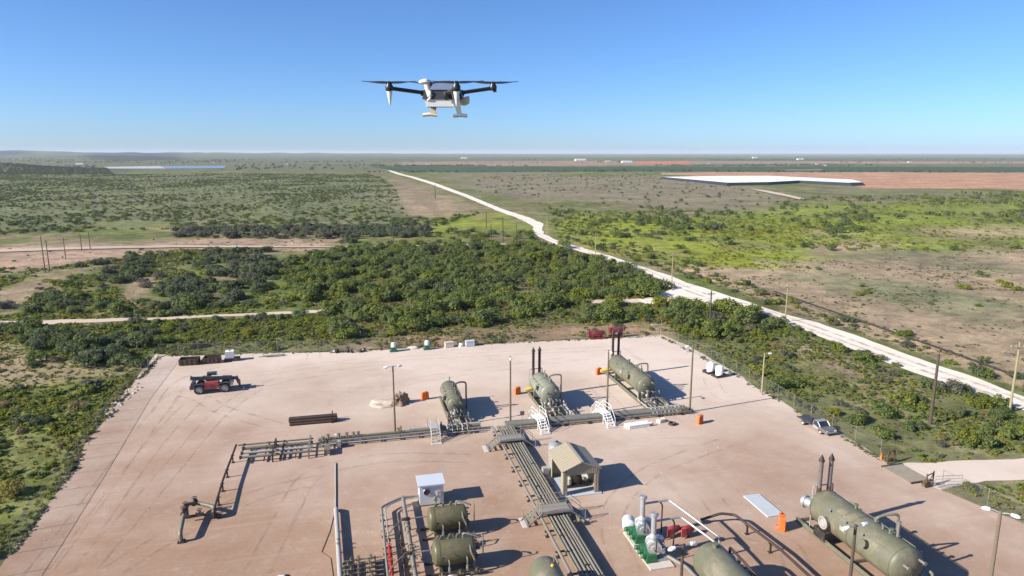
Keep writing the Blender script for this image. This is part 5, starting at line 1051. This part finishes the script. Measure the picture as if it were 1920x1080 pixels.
for k, (u, v) in enumerate(((738, 659), (801, 655))):
    t = thing('chemical_pump', ('white capped green chemical pump box nearer the left, by the back fence', 'white capped green chemical pump box nearer the boxes, by the back fence')[k], 'pump box', px(u, v), 0, 'green pump boxes by the back fence')
    MB().box((0, 0, .42), (1.0, .9, .7), top=(.95, .95)).build('base', 'teal', t); MB().lathe([(0, .36), (.5, .36), (.66, .26), (.72, 0)], (0, 0, .75), (0, 0, 1), 16).build('tank', 'white', t); MB().box((0, -.46, .45), (.5, .02, .4)).build('door', 'green', t)
    MB().box((0, 0, .04), (1.15, 1.05, .07)).build('skid', 'pipe_dark', t); MB().pipe([(.3, -.3, .75), (.3, -.3, 1.25), (.1, -.2, 1.25)], .04, 6).build('pipe', 'galv', t)
t = thing('tarp_bundle', 'tan folded tarp bundle beside the left green pump box', 'bundle', px(774, 654)); MB().blob((0, 0, 0), (1.0, .5, .42), 5, .5, 18, 6).build('tarp', 'dbeige', t)
for k, (u, v, m, d, lb) in enumerate(((842, 651, 'dbeige', (1.3, .8, .75), 'tan crate right of the green pump boxes'), (881, 649, 'hut', (1.35, .8, .8), 'pale green grey crate, rightmost box on the back fence'))):
    t = thing('crate', lb, 'crate', px(u, v), R(4), 'crates by the back fence'); MB().box((0, 0, d[2] / 2 + .08), d).build('box', m, t); MB().box((0, 0, d[2] + .11), (d[0] + .06, d[1] + .06, .06)).build('lid', m, t)
    for s in (-1, 1): MB().box((s * d[0] * .35, 0, .04), (.12, d[1], .08)).build('runner', 'wood', t)
t = thing('white_bag', 'small white sack between the two crates', 'sack', px(864, 650)); MB().blob((0, 0, 0), (.38, .34, .6), 2, .3, 14, 6).build('sack', 'plastic', t)

# maroon skids at the back
def maroon(label, loc, rz, high):
    t = thing('pump_skid', label, 'skid', loc, rz, 'maroon skids by the back fence')
    for s in (-1, 1): MB().box((0, s * .5, .2), (2.6, .14, .25)).build('skid_beam', 'maroon', t)
    for X in (-.9, .9): MB().box((X, 0, .55), (.16, 1.05, .5)).build('frame', 'maroon', t)
    MB().lathe([(-1.25, 0), (-1.2, .3), (-1.0, .42), (1.1, .42), (1.3, .3), (1.35, 0)], (0, 0, .95 + high), (1, 0, 0), 18).build('tank', 'maroon', t)
    MB().tube((-.9, 0, .9 + high), (-.9, 0, 1.65 + high), .13, None, 9).build('neck', 'red', t); MB().box((-1.35, 0, .95 + high), (.35, .7, .8)).build('end_box', 'maroon', t)
    for X in (-.4, .3): MB().tube((X, -.3, .25), (X, -.3, 1.0 + high), .07, None, 7).build('leg', 'maroon', t)
    return t
maroon('low maroon skid by the back fence, left of the dark stacks', px(1119, 635), R(-2), 0); maroon('tall maroon skid by the back fence, behind the dark stacks', px(1157, 632), R(4), .38)
x, y = px(1231, 622); t = thing('solar_panel', 'small tilted solar panel on a post at the back right corner', 'solar panel', (x, y)); MB().tube((0, 0, 0), (0, 0, 1.1), .05, None, 8).build('post', 'galv', t)
o = MB().box((0, 0, 1.25), (1.9, 1.0, .05), rx=R(-16)).build('panel', 'hut', t)
for k in (-1, 0, 1): MB().box((k * .6, 0, 1.29), (.56, .94, .012), rx=R(-16)).build('cell_panel', 'white', o)
MB().pipe([(.8, 0, .0), (.8, 0, 2.0)], .03, 6).build('aerial', 'galv', t)

# twin white tanks
for k, (u, v) in enumerate(((1332, 699), (1348.5, 706))):
    x, y = px(u, v); t = thing('chemical_tank', ('white chemical tank in black tray, farther one by the right fence', 'white chemical tank in black tray, nearer one by the right fence')[k], 'tank', (x, y), R(10), 'white chemical tanks by the right fence')
    MB().box((0, 0, .06), (1.75, 1.3, .1)).build('tray_floor', 'black', t)
    for s in (-1, 1): MB().box((s * .85, 0, .2), (.06, 1.3, .38)).build('tray_side', 'black', t); MB().box((0, s * .63, .2), (1.64, .06, .38)).build('tray_side', 'black', t)
    MB().lathe([(0, .5), (.08, .52), (1.15, .52), (1.32, .42), (1.4, .15), (1.42, .0)], (0, 0, .14), (0, 0, 1), 20).build('body', 'plastic', t); MB().lathe([(0, .13), (.07, .13)], (0, 0, 1.54), (0, 0, 1), 10).build('lid', 'plastic', t)
    MB().pipe([(.52, -.1, .3), (.7, -.1, .3), (.7, -.1, .9)], .03, 6).build('hose', 'black', t)

# pickup
x, y = px(1530, 803); t = thing('pickup_truck', 'low grey pickup with a dark flat bed parked along the right fence', 'pickup', (x, y), R(-90 + 4)); t.scale = (.82, .8, .66)
for X in (-1.55, 1.75):
    for Y in (-.82, .82): wheel(t, (X, Y, .38), .38, .26)
MB().box((0, 0, .55), (5.0, .9, .22)).build('chassis', 'charcoal', t)
MB().prism([(.25, .5), (2.72, .5), (2.75, .85), (2.55, 1.05), (1.55, 1.12), (.25, 1.12)], -.93, .93).build('body', 'stack_grey', t)
cabm = MB().prism([(.2, 1.12), (1.62, 1.12), (1.05, 1.75), (.35, 1.78)], -.80, .80).build('cab_glass', 'glass', t)
MB().box((.70, 0, 1.79), (.80, 1.50, .06)).build('cab_roof', 'galv', cabm)
for s in (-1, 1):
    MB().tube((1.62, s * .8, 1.13), (1.06, s * .78, 1.77), .045, None, 6).build('windscreen_post', 'galv', cabm); MB().tube((.24, s * .8, 1.13), (.36, s * .78, 1.77), .06, None, 6).build('cab_post', 'galv', cabm)
    MB().box((2.74, s * .68, .82), (.06, .34, .16)).build('headlight', 'plastic', t); MB().box((1.3, s * 1.02, 1.18), (.12, .18, .14)).build('mirror', 'charcoal', t)
    MB().box((.85, s * .935, .82), (.95, .012, .5)).build('door', 'galv', t)
MB().box((2.78, 0, .6), (.14, 1.8, .22)).build('bumper', 'galv', t); MB().box((-1.35, 0, .92), (2.75, 1.95, .1)).build('flat_bed', 'charcoal', t)
MB().box((.05, 0, 1.35), (.06, 1.8, .8)).build('headache_rack', 'charcoal', t)
for s in (-1, 1): MB().box((-1.35, s * .96, 1.05), (2.75, .04, .16)).build('bed_rail', 'charcoal', t)

# ------------------------------------------------------------------ poles
def pole(label, base, h, r, m, lamps=0, arm=0., cat='pole', group=None, az=0., name='utility_pole', xf=0):
    t = thing(name, label, cat, base, az, group); MB().lathe([(0, r), (h, r * .66)], (0, 0, 0), (0, 0, 1), 9).build('post', m, t)
    if arm:
        o = MB().box((0, -.12, h - .55), (arm, .1, .12)).build('crossarm', m, t)
        for k in (-1, -.45, .45, 1): MB().lathe([(0, .05), (.12, .06), (.2, .03)], (k * arm * .46, -.12, h - .49), (0, 0, 1), 7).build('insulator', 'galv', o)
    if xf: MB().lathe([(0, .0), (0, .22), (.7, .22), (.78, .12)], (.38, 0, h - 1.9), (0, 0, 1), 12).build('transformer', 'galv', t)
    for k in range(lamps):
        s = -1 if k == 0 else 1; o = MB().pipe([(0, 0, h - .15), (s * .35, 0, h - .05), (s * .6, 0, h - .05)], .035, 6).build('lamp_arm', 'galv', t)
        MB().lathe([(0, .02), (.05, .11), (.35, .14), (.5, .06)], (s * .5, 0, h - .06), (s, 0, -.12), 10).build('lamp_head', 'white', o)
    return t
G_L = 'light poles in the yard'
for u, vb, vt, r, m, lamps, az, lb in ((741, 815, 686, .12, 'wood_tan', 2, .2, 'brown light pole left of the small separator'), (957, 800, 668, .12, 'wood_tan', 1, 1.4, 'brown light pole between small and sage separators'),
        (1138, 771, 656, .12, 'wood_tan', 1, 1.6, 'brown light pole between sage and long separators'), (1293, 773, 648, .13, 'wood_tan', 1, 0, 'tan light pole at the right end of the header'),
        (1428, 740, 662, .12, 'wood_pale', 1, 3.0, 'pale light pole at the right fence')):
    x, y = px(u, vb); pole(lb, (x, y), height_at(x, y, vt), r, m, lamps, 0, 'light pole', G_L, az, 'light_pole')
x, y = 28.8, 31.8; pole('dark light pole with two white lamps in front of the largest separator', (x, y), height_at(x, y, 984), .13, 'wood', 2, 0, 'light pole', G_L, .1, 'light_pole')
x, y = 38.9, 31.2; pole('brown light pole in the bottom right corner', (x, y), height_at(x, y, 958), .14, 'wood_tan', 2, 0, 'light pole', G_L, -.9, 'light_pole')
x, y = 17.7, 32.3; pole('light pole with two white lamps in front of the wide olive vessel', (x, y), 8.0, .12, 'wood', 2, 0, 'light pole', G_L, .15, 'light_pole')
G_P = 'utility poles along the roads'
for u, vb, vt, r, m, arm, lb in (
        (1330, 617, 545, .16, 'wood', 1.2, 'dark utility pole between the yard and the road junction'), (1744, 795, 664, .19, 'wood', 0, 'thick dark utility pole between the fence and the road at right'),
        (1472, 604, 532, .14, 'wood_pale', 2.4, 'pale utility pole on the near road verge'), (1893, 772, 642, .15, 'wood_pale', 2.2, 'pale utility pole with crossarm at the right edge'),
        (1259, 540, 474, .13, 'wood_pale', 2.4, 'pale utility pole beside the road junction'), (1132, 545, 484, .15, 'wood', 1.8, 'dark utility pole in the thicket near the road'),
        (1116, 478, 436, .14, 'wood_pale', 2.2, 'pale utility pole on the road above the thicket'), (1019, 484, 448, .16, 'wood', 0, 'dark utility pole in the thicket below the road bend'),
        (1026, 442, 408, .15, 'wood_pale', 0, 'pale utility pole beside the road bend'),
        (912, 427, 398, .18, 'wood', 0, 'short dark utility pole, left of the pole cluster by the meadow'), (920.5, 455, 420, .17, 'wood', 0, 'dark utility pole, front left of the pole cluster by the meadow'),
        (943, 455, 407, .2, 'wood', 0, 'tall dark utility pole, right of the pole cluster by the meadow'), (968, 436, 418, .14, 'wood', 0, 'small dark pole right of the pole cluster by the meadow'),
        (738, 462, 436, .16, 'wood', 0, 'lone dark utility pole in the brush beyond the clearing'),
        (85, 511, 442, .13, 'wood', 0, 'tall left dark pole of the pair at the left edge'), (93, 506, 450, .13, 'wood', 1.2, 'right dark pole of the pair at the left edge'),
        (123.5, 486, 446, .12, 'wood', 3.0, 'dark pole with two crossarms near the left edge'), (153.5, 470, 438, .13, 'wood', 0, 'dark pole by the clearing, left of two'), (169.5, 468, 434, .13, 'wood', 0, 'dark pole by the clearing, right of two'),
        (816, 372, 346, .3, 'wood', 0, 'far dark pole on the sandy slope left of the road')):
    x, y = px(u, vb); h = height_at(x, y, vt); pole(lb, (x, y), h, r, m, 0, arm, 'utility pole', G_P, -YAW)
x, y = px(943, 455); h = height_at(x, y, 409); x2, y2 = px(922, 455)
o = MB().tube((0, 0, 0), (x2 - x, y2 - y, 0), .1, None, 7).build('crossbeam', 'wood'); o.location = (x, y, h); tag(o, 'dark beam joining two poles of the cluster by the meadow', 'beam')

# ------------------------------------------------------------------ fences, gate, cattle guard
def mesh_material():
    m, n, l, b = nodes_of('chain_link'); b.inputs['Base Color'].default_value = (.20, .19, .18, 1); b.inputs['Roughness'].default_value = .5; b.inputs['Metallic'].default_value = .3
    tc = n.new('ShaderNodeTexCoord'); sp = n.new('ShaderNodeSeparateXYZ'); l.new(tc.outputs['Object'], sp.inputs[0])
    def op(o, a, c, v=None):
        k = n.new('ShaderNodeMath'); k.operation = o; l.new(a, k.inputs[0])
        if c is not None: l.new(c, k.inputs[1])
        else: k.inputs[1].default_value = v
        return k.outputs[0]
    def lines(s): return op('LESS_THAN', op('FRACT', op('MULTIPLY', s, None, 13.), None, 0), None, .055)
    f = op('MAXIMUM', lines(op('ADD', sp.outputs[0], sp.outputs[2])), lines(op('SUBTRACT', sp.outputs[0], sp.outputs[2])))
    tr = n.new('ShaderNodeBsdfTransparent'); ms = n.new('ShaderNodeMixShader'); l.new(f, ms.inputs[0]); l.new(tr.outputs[0], ms.inputs[1]); l.new(b.outputs[0], ms.inputs[2]); l.new(ms.outputs[0], n['Material Output'].inputs[0])
    return m
mat_link = mesh_material()
def fence(label, pts):
    t = thing('chain_link_fence', label, 'fence', pts[0], 0, 'chain link fence round the yard'); o0 = Vector(pts[0])
    for k in range(len(pts) - 1):
        a = Vector(pts[k]) - o0; b = Vector(pts[k + 1]) - o0; L = (b - a).length; ang = math.atan2((b - a).y, (b - a).x)
        f = MB().add([(0, 0, .05), (L, 0, .05), (L, 0, 1.86), (0, 0, 1.86)], [(0, 1, 2, 3)]).build('mesh_panel', mat_link, t, False); f.location = (a.x, a.y, 0); f.rotation_euler = (0, 0, ang)
        MB().tube((a.x, a.y, 1.88), (b.x, b.y, 1.88), .016, None, 6).build('top_rail', 'pipe', t)
        n = max(1, round(L / 3.1))
        for i in range(n + (k == len(pts) - 2)):
            p = a.lerp(b, i / n); q = MB().lathe([(0, .03), (1.92, .028), (1.98, .01)], (p.x, p.y, 0), (0, 0, 1), 7).build('fence_post', 'pipe', t)
BL = px(300, 668); BR = px(1236, 630)
fence('chain link fence along the left side of the yard', [(-25.6, 28), (-25.9, 45), px(20, 1040), px(130, 890), px(225, 755), BL])
fence('chain link fence along the back of the yard', [BL, px(480, 664), px(640, 659), px(800, 653), px(1000, 641), px(1100, 637), BR])
fence('chain link fence along the right side from the back corner to the gate', [BR, px(1380, 703), px(1520, 788), px(1650, 859)])
fence('chain link fence along the right side below the gate', [px(1765, 918), px(1850, 955), (52.6, 40), (53, 28)])
ga, gb = Vector(px(1672, 874)), Vector(px(1728, 905)); t = thing('cattle_guard', 'dark steel cattle guard grid across the yard entrance', 'cattle guard', (ga + gb) / 2, math.atan2((gb - ga).y, (gb - ga).x)); L = (gb - ga).length
MB().box((0, 0, .03), (L, 2.3, .05)).build('pit', 'dirt', t)
for k in range(11): MB().tube((-L / 2, -1.1 + .22 * k, .09), (L / 2, -1.1 + .22 * k, .09), .045, None, 7).build('rail', 'pipe', t)
for s in (-1, 1): MB().box((s * L / 2, 0, .09), (.14, 2.4, .16)).build('frame', 'pipe_dark', t)
for k, (u, v) in enumerate(((1670, 868), (1742, 912))):
    x, y = px(u, v); t = thing('gate_brace', ('rusty gate brace with weeds at the far end of the cattle guard', 'rusty gate brace with weeds at the near end of the cattle guard')[k], 'gate', (x, y), R(20))
    for X in (-.6, .6): MB().tube((X, 0, 0), (X, 0, 1.35), .07, None, 8).build('post', 'rustpipe', t)
    MB().tube((-.6, 0, 1.2), (.6, 0, 1.2), .05, None, 7).build('rail', 'rustpipe', t); MB().tube((-.6, 0, .15), (.6, 0, 1.15), .04, None, 7).build('brace', 'rustpipe', t)
    c = bpy.data.objects.new('weeds', low_crowns[k]); C.objects.link(c); c.parent = t; c.location = (.2, .3, 0); c.scale = (1.1, .7, .8); c['tint'] = .97
t = thing('swing_gate', 'open swing gate of thin pipes beside the entry road', 'gate', px(1752, 916), R(-8)); MB().pipe([(0, 0, .3), (0, 0, 1.2), (2.6, 0, 1.2), (2.6, 0, .3), (0, 0, .3)], .03, 6, 1).build('frame', 'galv', t)
for z in (.6, .9): MB().tube((0, 0, z), (2.6, 0, z), .02, None, 6).build('bar', 'galv', t)
t = thing('traffic_cone', 'small faded red marker by the far end of the cattle guard', 'cone', px(1652, 862)); MB().lathe([(0, .14), (.05, .12), (.72, .03)], (0, 0, .04), (0, 0, 1), 12).build('body', 'orange', t); MB().box((0, 0, .02), (.36, .36, .04)).build('base', 'black', t)
# rubble berm on the left edge and black line pipe on the right
for k in range(34):
    f = random.random(); u = 262 - 62 * f + random.uniform(-14, 10); v = 720 + 62 * f + random.uniform(-5, 5); x, y = px(u, v); s = random.uniform(.10, .30)
    o = MB().blob((0, 0, 0), (s, s * random.uniform(.7, 1.2), s * .7), k, .5, 9, 4).build('rubble_stone', 'rock', None, False); o.location = (x, y, .01); tag(o, 'pale rubble stone on the bank outside the left fence', 'stone', 'rubble on the left bank')
run('poly_pipe', 'long thin black pipe lying along the sandy track right of the road', 'pipe', [(*px(u, v), .16) for u, v in ((1450, 547), (1490, 561), (1560, 585), (1640, 612), (1720, 640), (1810, 672), (1930, 716), (2050, 758))], .15, 'black')
run('strand', 'thin dark strand on the ground beside the thick dark pole', 'strand', [(*px(u, v), .08) for u, v in ((1748, 796), (1766, 799), (1790, 793))], .05, 'black')  # thin black tube laid on the ground from the pole foot

# ------------------------------------------------------------------ far things
def water_material(name, col, rough):
    return mat(name, col, rough, 0, .05, .01)
t = thing('lined_reservoir', 'white lined reservoir with black banks at the foot of the tan field', 'reservoir', px(1420, 342))
ox, oy = px(1420, 342); out = [Vector(p) - Vector((ox, oy)) for p in W([(1232, 336), (1360, 348.5), (1440, 347), (1500, 343.5), (1600, 348.5), (1626, 347.5), (1606, 341.8), (1440, 333.6), (1340, 334)])]
cen = sum(out, Vector((0, 0))) / len(out); n = len(out); hgt = 2.7; inn = [cen + (p - cen) * .95 for p in out]; hb = [float(hfun(p.x + ox, p.y + oy)) for p in out]
MB().add([(p.x, p.y, h - 1) for p, h in zip(out, hb)] + [(p.x, p.y, hgt) for p in inn], [(i, (i + 1) % n, (i + 1) % n + n, i + n) for i in range(n)]).build('bank', 'liner', t, False)
MB().add([(p.x, p.y, hgt + .1) for p in inn], [tuple(range(n))]).build('liner_surface', mat('white_pond_cover', (.88, .88, .88), .5, 0, .02, .02), t, False)
for k, (poly, col, lb) in enumerate(((((195, 313.2), (300, 311.6), (312, 316.2), (200, 316.2)), (.42, .44, .48), 'pale grey reservoir water beyond the left plain'), (((302, 311.6), (424, 311), (420, 315.6), (314, 316.2)), (.16, .25, .38), 'blue reservoir water beyond the left plain'))):
    pond = W(poly); P = MB().add([(p[0], p[1], .35) for p in pond], [tuple(range(len(pond)))[::-1]]).build('reservoir_water', water_material('reservoir_surface', col, .65), None, False)
    P.data.polygons[0].normal.z < 0 and P.data.flip_normals(); tag(P, lb, 'water', kind='structure')
def far_building(u, v, w, h, lb, m='far_white', d=None):
    w *= .45; h *= .42; d = d and d * .45
    x, y = px(u, v); t = thing('farm_building', lb, 'building', (x, y, float(hfun(x, y)) - .5), -YAW + random.uniform(-.2, .2), 'far buildings on the plain'); d = d or w * .5
    MB().box((0, 0, h / 2), (w, d, h)).build('wall', m, t, False); MB().prism([(-d / 2 - .3, h), (d / 2 + .3, h), (0, h + d * .18)], -w / 2 - .3, w / 2 + .3, 'X').build('roof', 'far_roof', t, False)
    for k in range(3): MB().box((-w * .3 + w * .3 * k, -d / 2 - .03, h * .4), (w * .1, .06, h * .5)).build('door', 'charcoal', t, False)
far_building(802, 309.5, 22, 7, 'white farm building in front of the far red band'); far_building(792, 309.3, 9, 6, 'small white shed left of the white farm building', d=7)
far_building(775, 309.4, 6, 6, 'tiny white tank shed at the left end of the far red band', d=5); far_building(1088, 302, 90, 12, 'long white hall far off near the horizon'); far_building(1415, 296.5, 60, 16, 'white speck of a building on the horizon right of centre')
far_building(1546, 311.2, 16, 5, 'white farmhouse beyond the dark crop field'); far_building(1532, 309.2, 16, 5, 'smaller white shed left of the farmhouse beyond the crop field'); far_building(1500, 299.5, 60, 12, 'pale building in the far fields'); far_building(1329, 307.2, 12, 6, 'pale shed between red and tan far fields')
far_building(1175, 305.3, 70, 9, 'pale low hall beside the vivid red field'); far_building(870, 298, 70, 15, 'pale building on the horizon above the far red band'); far_building(1705, 305.2, 22, 8, 'white shed in the far fields at right'); far_building(150, 309, 40, 7, 'pale tan building left of the far reservoir'); far_building(345, 292, 50, 12, 'pale speck of a building on the left ridge')
far_building(400, 305.5, 14, 6, 'small white shed above the far reservoir'); far_building(538, 308.5, 9, 6, 'white shed on the plain right of the far reservoir'); far_building(1140, 303.5, 40, 8, 'grey hall between long white hall and red field', 'far_roof')
# ------------------------------------------------------------------ drone
U = .000968 * 1.0   # metres per drawing unit
dist = 7.25; fx = (830 - 960) / FPX; fy = (540 - 177) / FPX
fwd = Vector((math.sin(YAW) * math.cos(PITCH), math.cos(YAW) * math.cos(PITCH), -math.sin(PITCH))); rgt = Vector((math.cos(YAW), -math.sin(YAW), 0)); upv = rgt.cross(fwd)
pos = Vector((0, 0, CAM_H)) + (fwd + rgt * fx + upv * fy) * dist
t = thing('quadcopter_drone', 'white and black quadcopter drone hovering in the sky', 'drone', pos, -YAW); t.rotation_euler = (R(5.2), 0, -YAW)
def Q(x, z, y=0): return (x * U, y * U, z * U)          # right, up, away
def qb(c, d, **k): return MB().box(Q(c[0], c[2], c[1]), (d[0] * U, d[1] * U, d[2] * U), **k)
qb((10, 0, 0), (430, 330, 100), top=(.9, .9)).build('body', 'dgrey', t); qb((-20, -10, -88), (300, 280, 76), top=(1.06, 1.06)).build('belly', 'dwhite', t); qb((-20, -10, -130), (270, 250, 8)).build('belly_plate', 'dgrey', t)
tp = qb((20, -20, 76), (290, 280, 52), top=(.8, .82)).build('battery', 'dsilver', t); qb((20, -20, 110), (190, 190, 16), top=(.9, .9)).build('battery_lid', 'dsilver', tp)
for s in (-1, 1): qb((20 + s * 132, -20, 70), (10, 240, 30)).build('battery_rail', 'dgrey', tp)
mot = [(-548, -195), (195, -548), (548, 195), (-195, 548)]; bl = [(.05, 2.6), (.35, 2.9), (.0, 2.9), (.2, 2.7)]
for k, (x, y) in enumerate(mot):
    hx, hy = x * .24, y * .24; zt = 62 if k in (0, 1) else 62
    a = MB(); pts = []
    b = MB().pipe([Q(hx, 8, hy), Q(x * .95, 62, y * .95)], 21 * U, 10); ar = b.build('arm', 'carbon', t)
    MB().pipe([Q(hx * .75, 0, hy * .75), Q(hx * 1.7, 16, hy * 1.7)], 31 * U, 10).build('arm_joint', 'dgrey', ar)
    m = MB().lathe([(0, 36 * U), (14 * U, 42 * U), (50 * U, 42 * U), (66 * U, 30 * U), (88 * U, 30 * U), (100 * U, 14 * U)], Q(x, 38, y), (0, 0, 1), 16).build('motor', 'carbon', t)
    for q in (0, 1):
        ang = (.12, -.1, .06, 2.95)[k] + math.pi * q; vs = []; n = 9
        for i in range(n):
            f = i / (n - 1); rr = (22 + 262 * f) * U; w = (12 + 30 * math.sin(math.pi * min(1, f * 1.15 + .12)) * (1 - .55 * f)) * U; tw = R(22 - 15 * f); c, s_ = math.cos(ang), math.sin(ang)
            for e in (-1, 1):
                ox, oy, oz = rr * c - e * w * s_ * math.cos(tw), rr * s_ + e * w * c * math.cos(tw), e * w * math.sin(tw) + 14 * U * f * f
                vs.append((x * U + ox, y * U + oy, 126 * U + oz)); vs.append((x * U + ox, y * U + oy, 122 * U + oz))
        fs = []
        for i in range(n - 1): o = i * 4; fs += [(o, o + 2, o + 6, o + 4), (o + 1, o + 5, o + 7, o + 3), (o, o + 4, o + 5, o + 1), (o + 2, o + 3, o + 7, o + 6)]
        fs += [(0, 1, 3, 2), (4 * n - 4, 4 * n - 2, 4 * n - 1, 4 * n - 3)]
        MB().add(vs, fs).build('propeller_blade', 'carbon', m)
    if k in (0, 1): MB().lathe([(0, 27 * U), (20 * U, 30 * U), (80 * U, 20 * U), (150 * U, 8 * U), (158 * U, 0)], Q(x, 44, y), (0, 0, -1), 14).build('motor_cone', 'dwhite', m)
    if k == 2: qb((x + 20, y, 30), (40, 30, 16)).build('nav_light', 'red', m)
# antenna mast and dome
MB().pipe([Q(-120, -20, -150), Q(-150, 70, -130), Q(-165, 125, -110)], 32 * U, 12).build('mast', 'dbeige', t); MB().lathe([(-24 * U, 40 * U), (0, 66 * U), (22 * U, 54 * U), (34 * U, 0)], Q(-182, 130, -100), (-.12, 0, 1), 18).build('antenna_dome', 'dwhite', t)
MB().pipe([Q(-150, -60, -150), Q(-120, -40, -165), Q(-118, 40, -165)], 14 * U, 8).build('antenna_foot', 'dwhite', t)
# landing gear
def leg(x0, z0, x1, x2, y, m, fx0, fx1):
    o = MB().add([Q(x0 - 42, z0, y - 20), Q(x0 + 42, z0, y - 20), Q(x0 + 42, z0, y + 20), Q(x0 - 42, z0, y + 20), Q(x1 - 24, -215, y - 16), Q(x1 + 24, -215, y - 16), Q(x1 + 24, -215, y + 16), Q(x1 - 24, -215, y + 16)],
                 [(0, 1, 2, 3), (7, 6, 5, 4), (0, 4, 5, 1), (1, 5, 6, 2), (2, 6, 7, 3), (3, 7, 4, 0)]).build('landing_leg', m, t)
    MB().pipe([Q(fx0, -222, y), Q((fx0 + fx1) / 2, -214, y), Q(fx1, -222, y)], 20 * U, 10, 1).build('foot', m, o)
leg(-105, -90, -125, 0, 60, 'dbeige', -232, -72); leg(150, 20, 195, 0, -175, 'dsilver', 125, 278)
MB().lathe([(0, 60 * U), (30 * U, 62 * U), (80 * U, 46 * U), (95 * U, 0)], Q(225, -30, 60), (.25, 0, -1), 16).build('camera_ball', 'dbeige', t)
MB().lathe([(0, 24 * U), (20 * U, 24 * U)], Q(60, -30, -180), (0, -1, -.2), 14).build('sensor', 'glass', t)
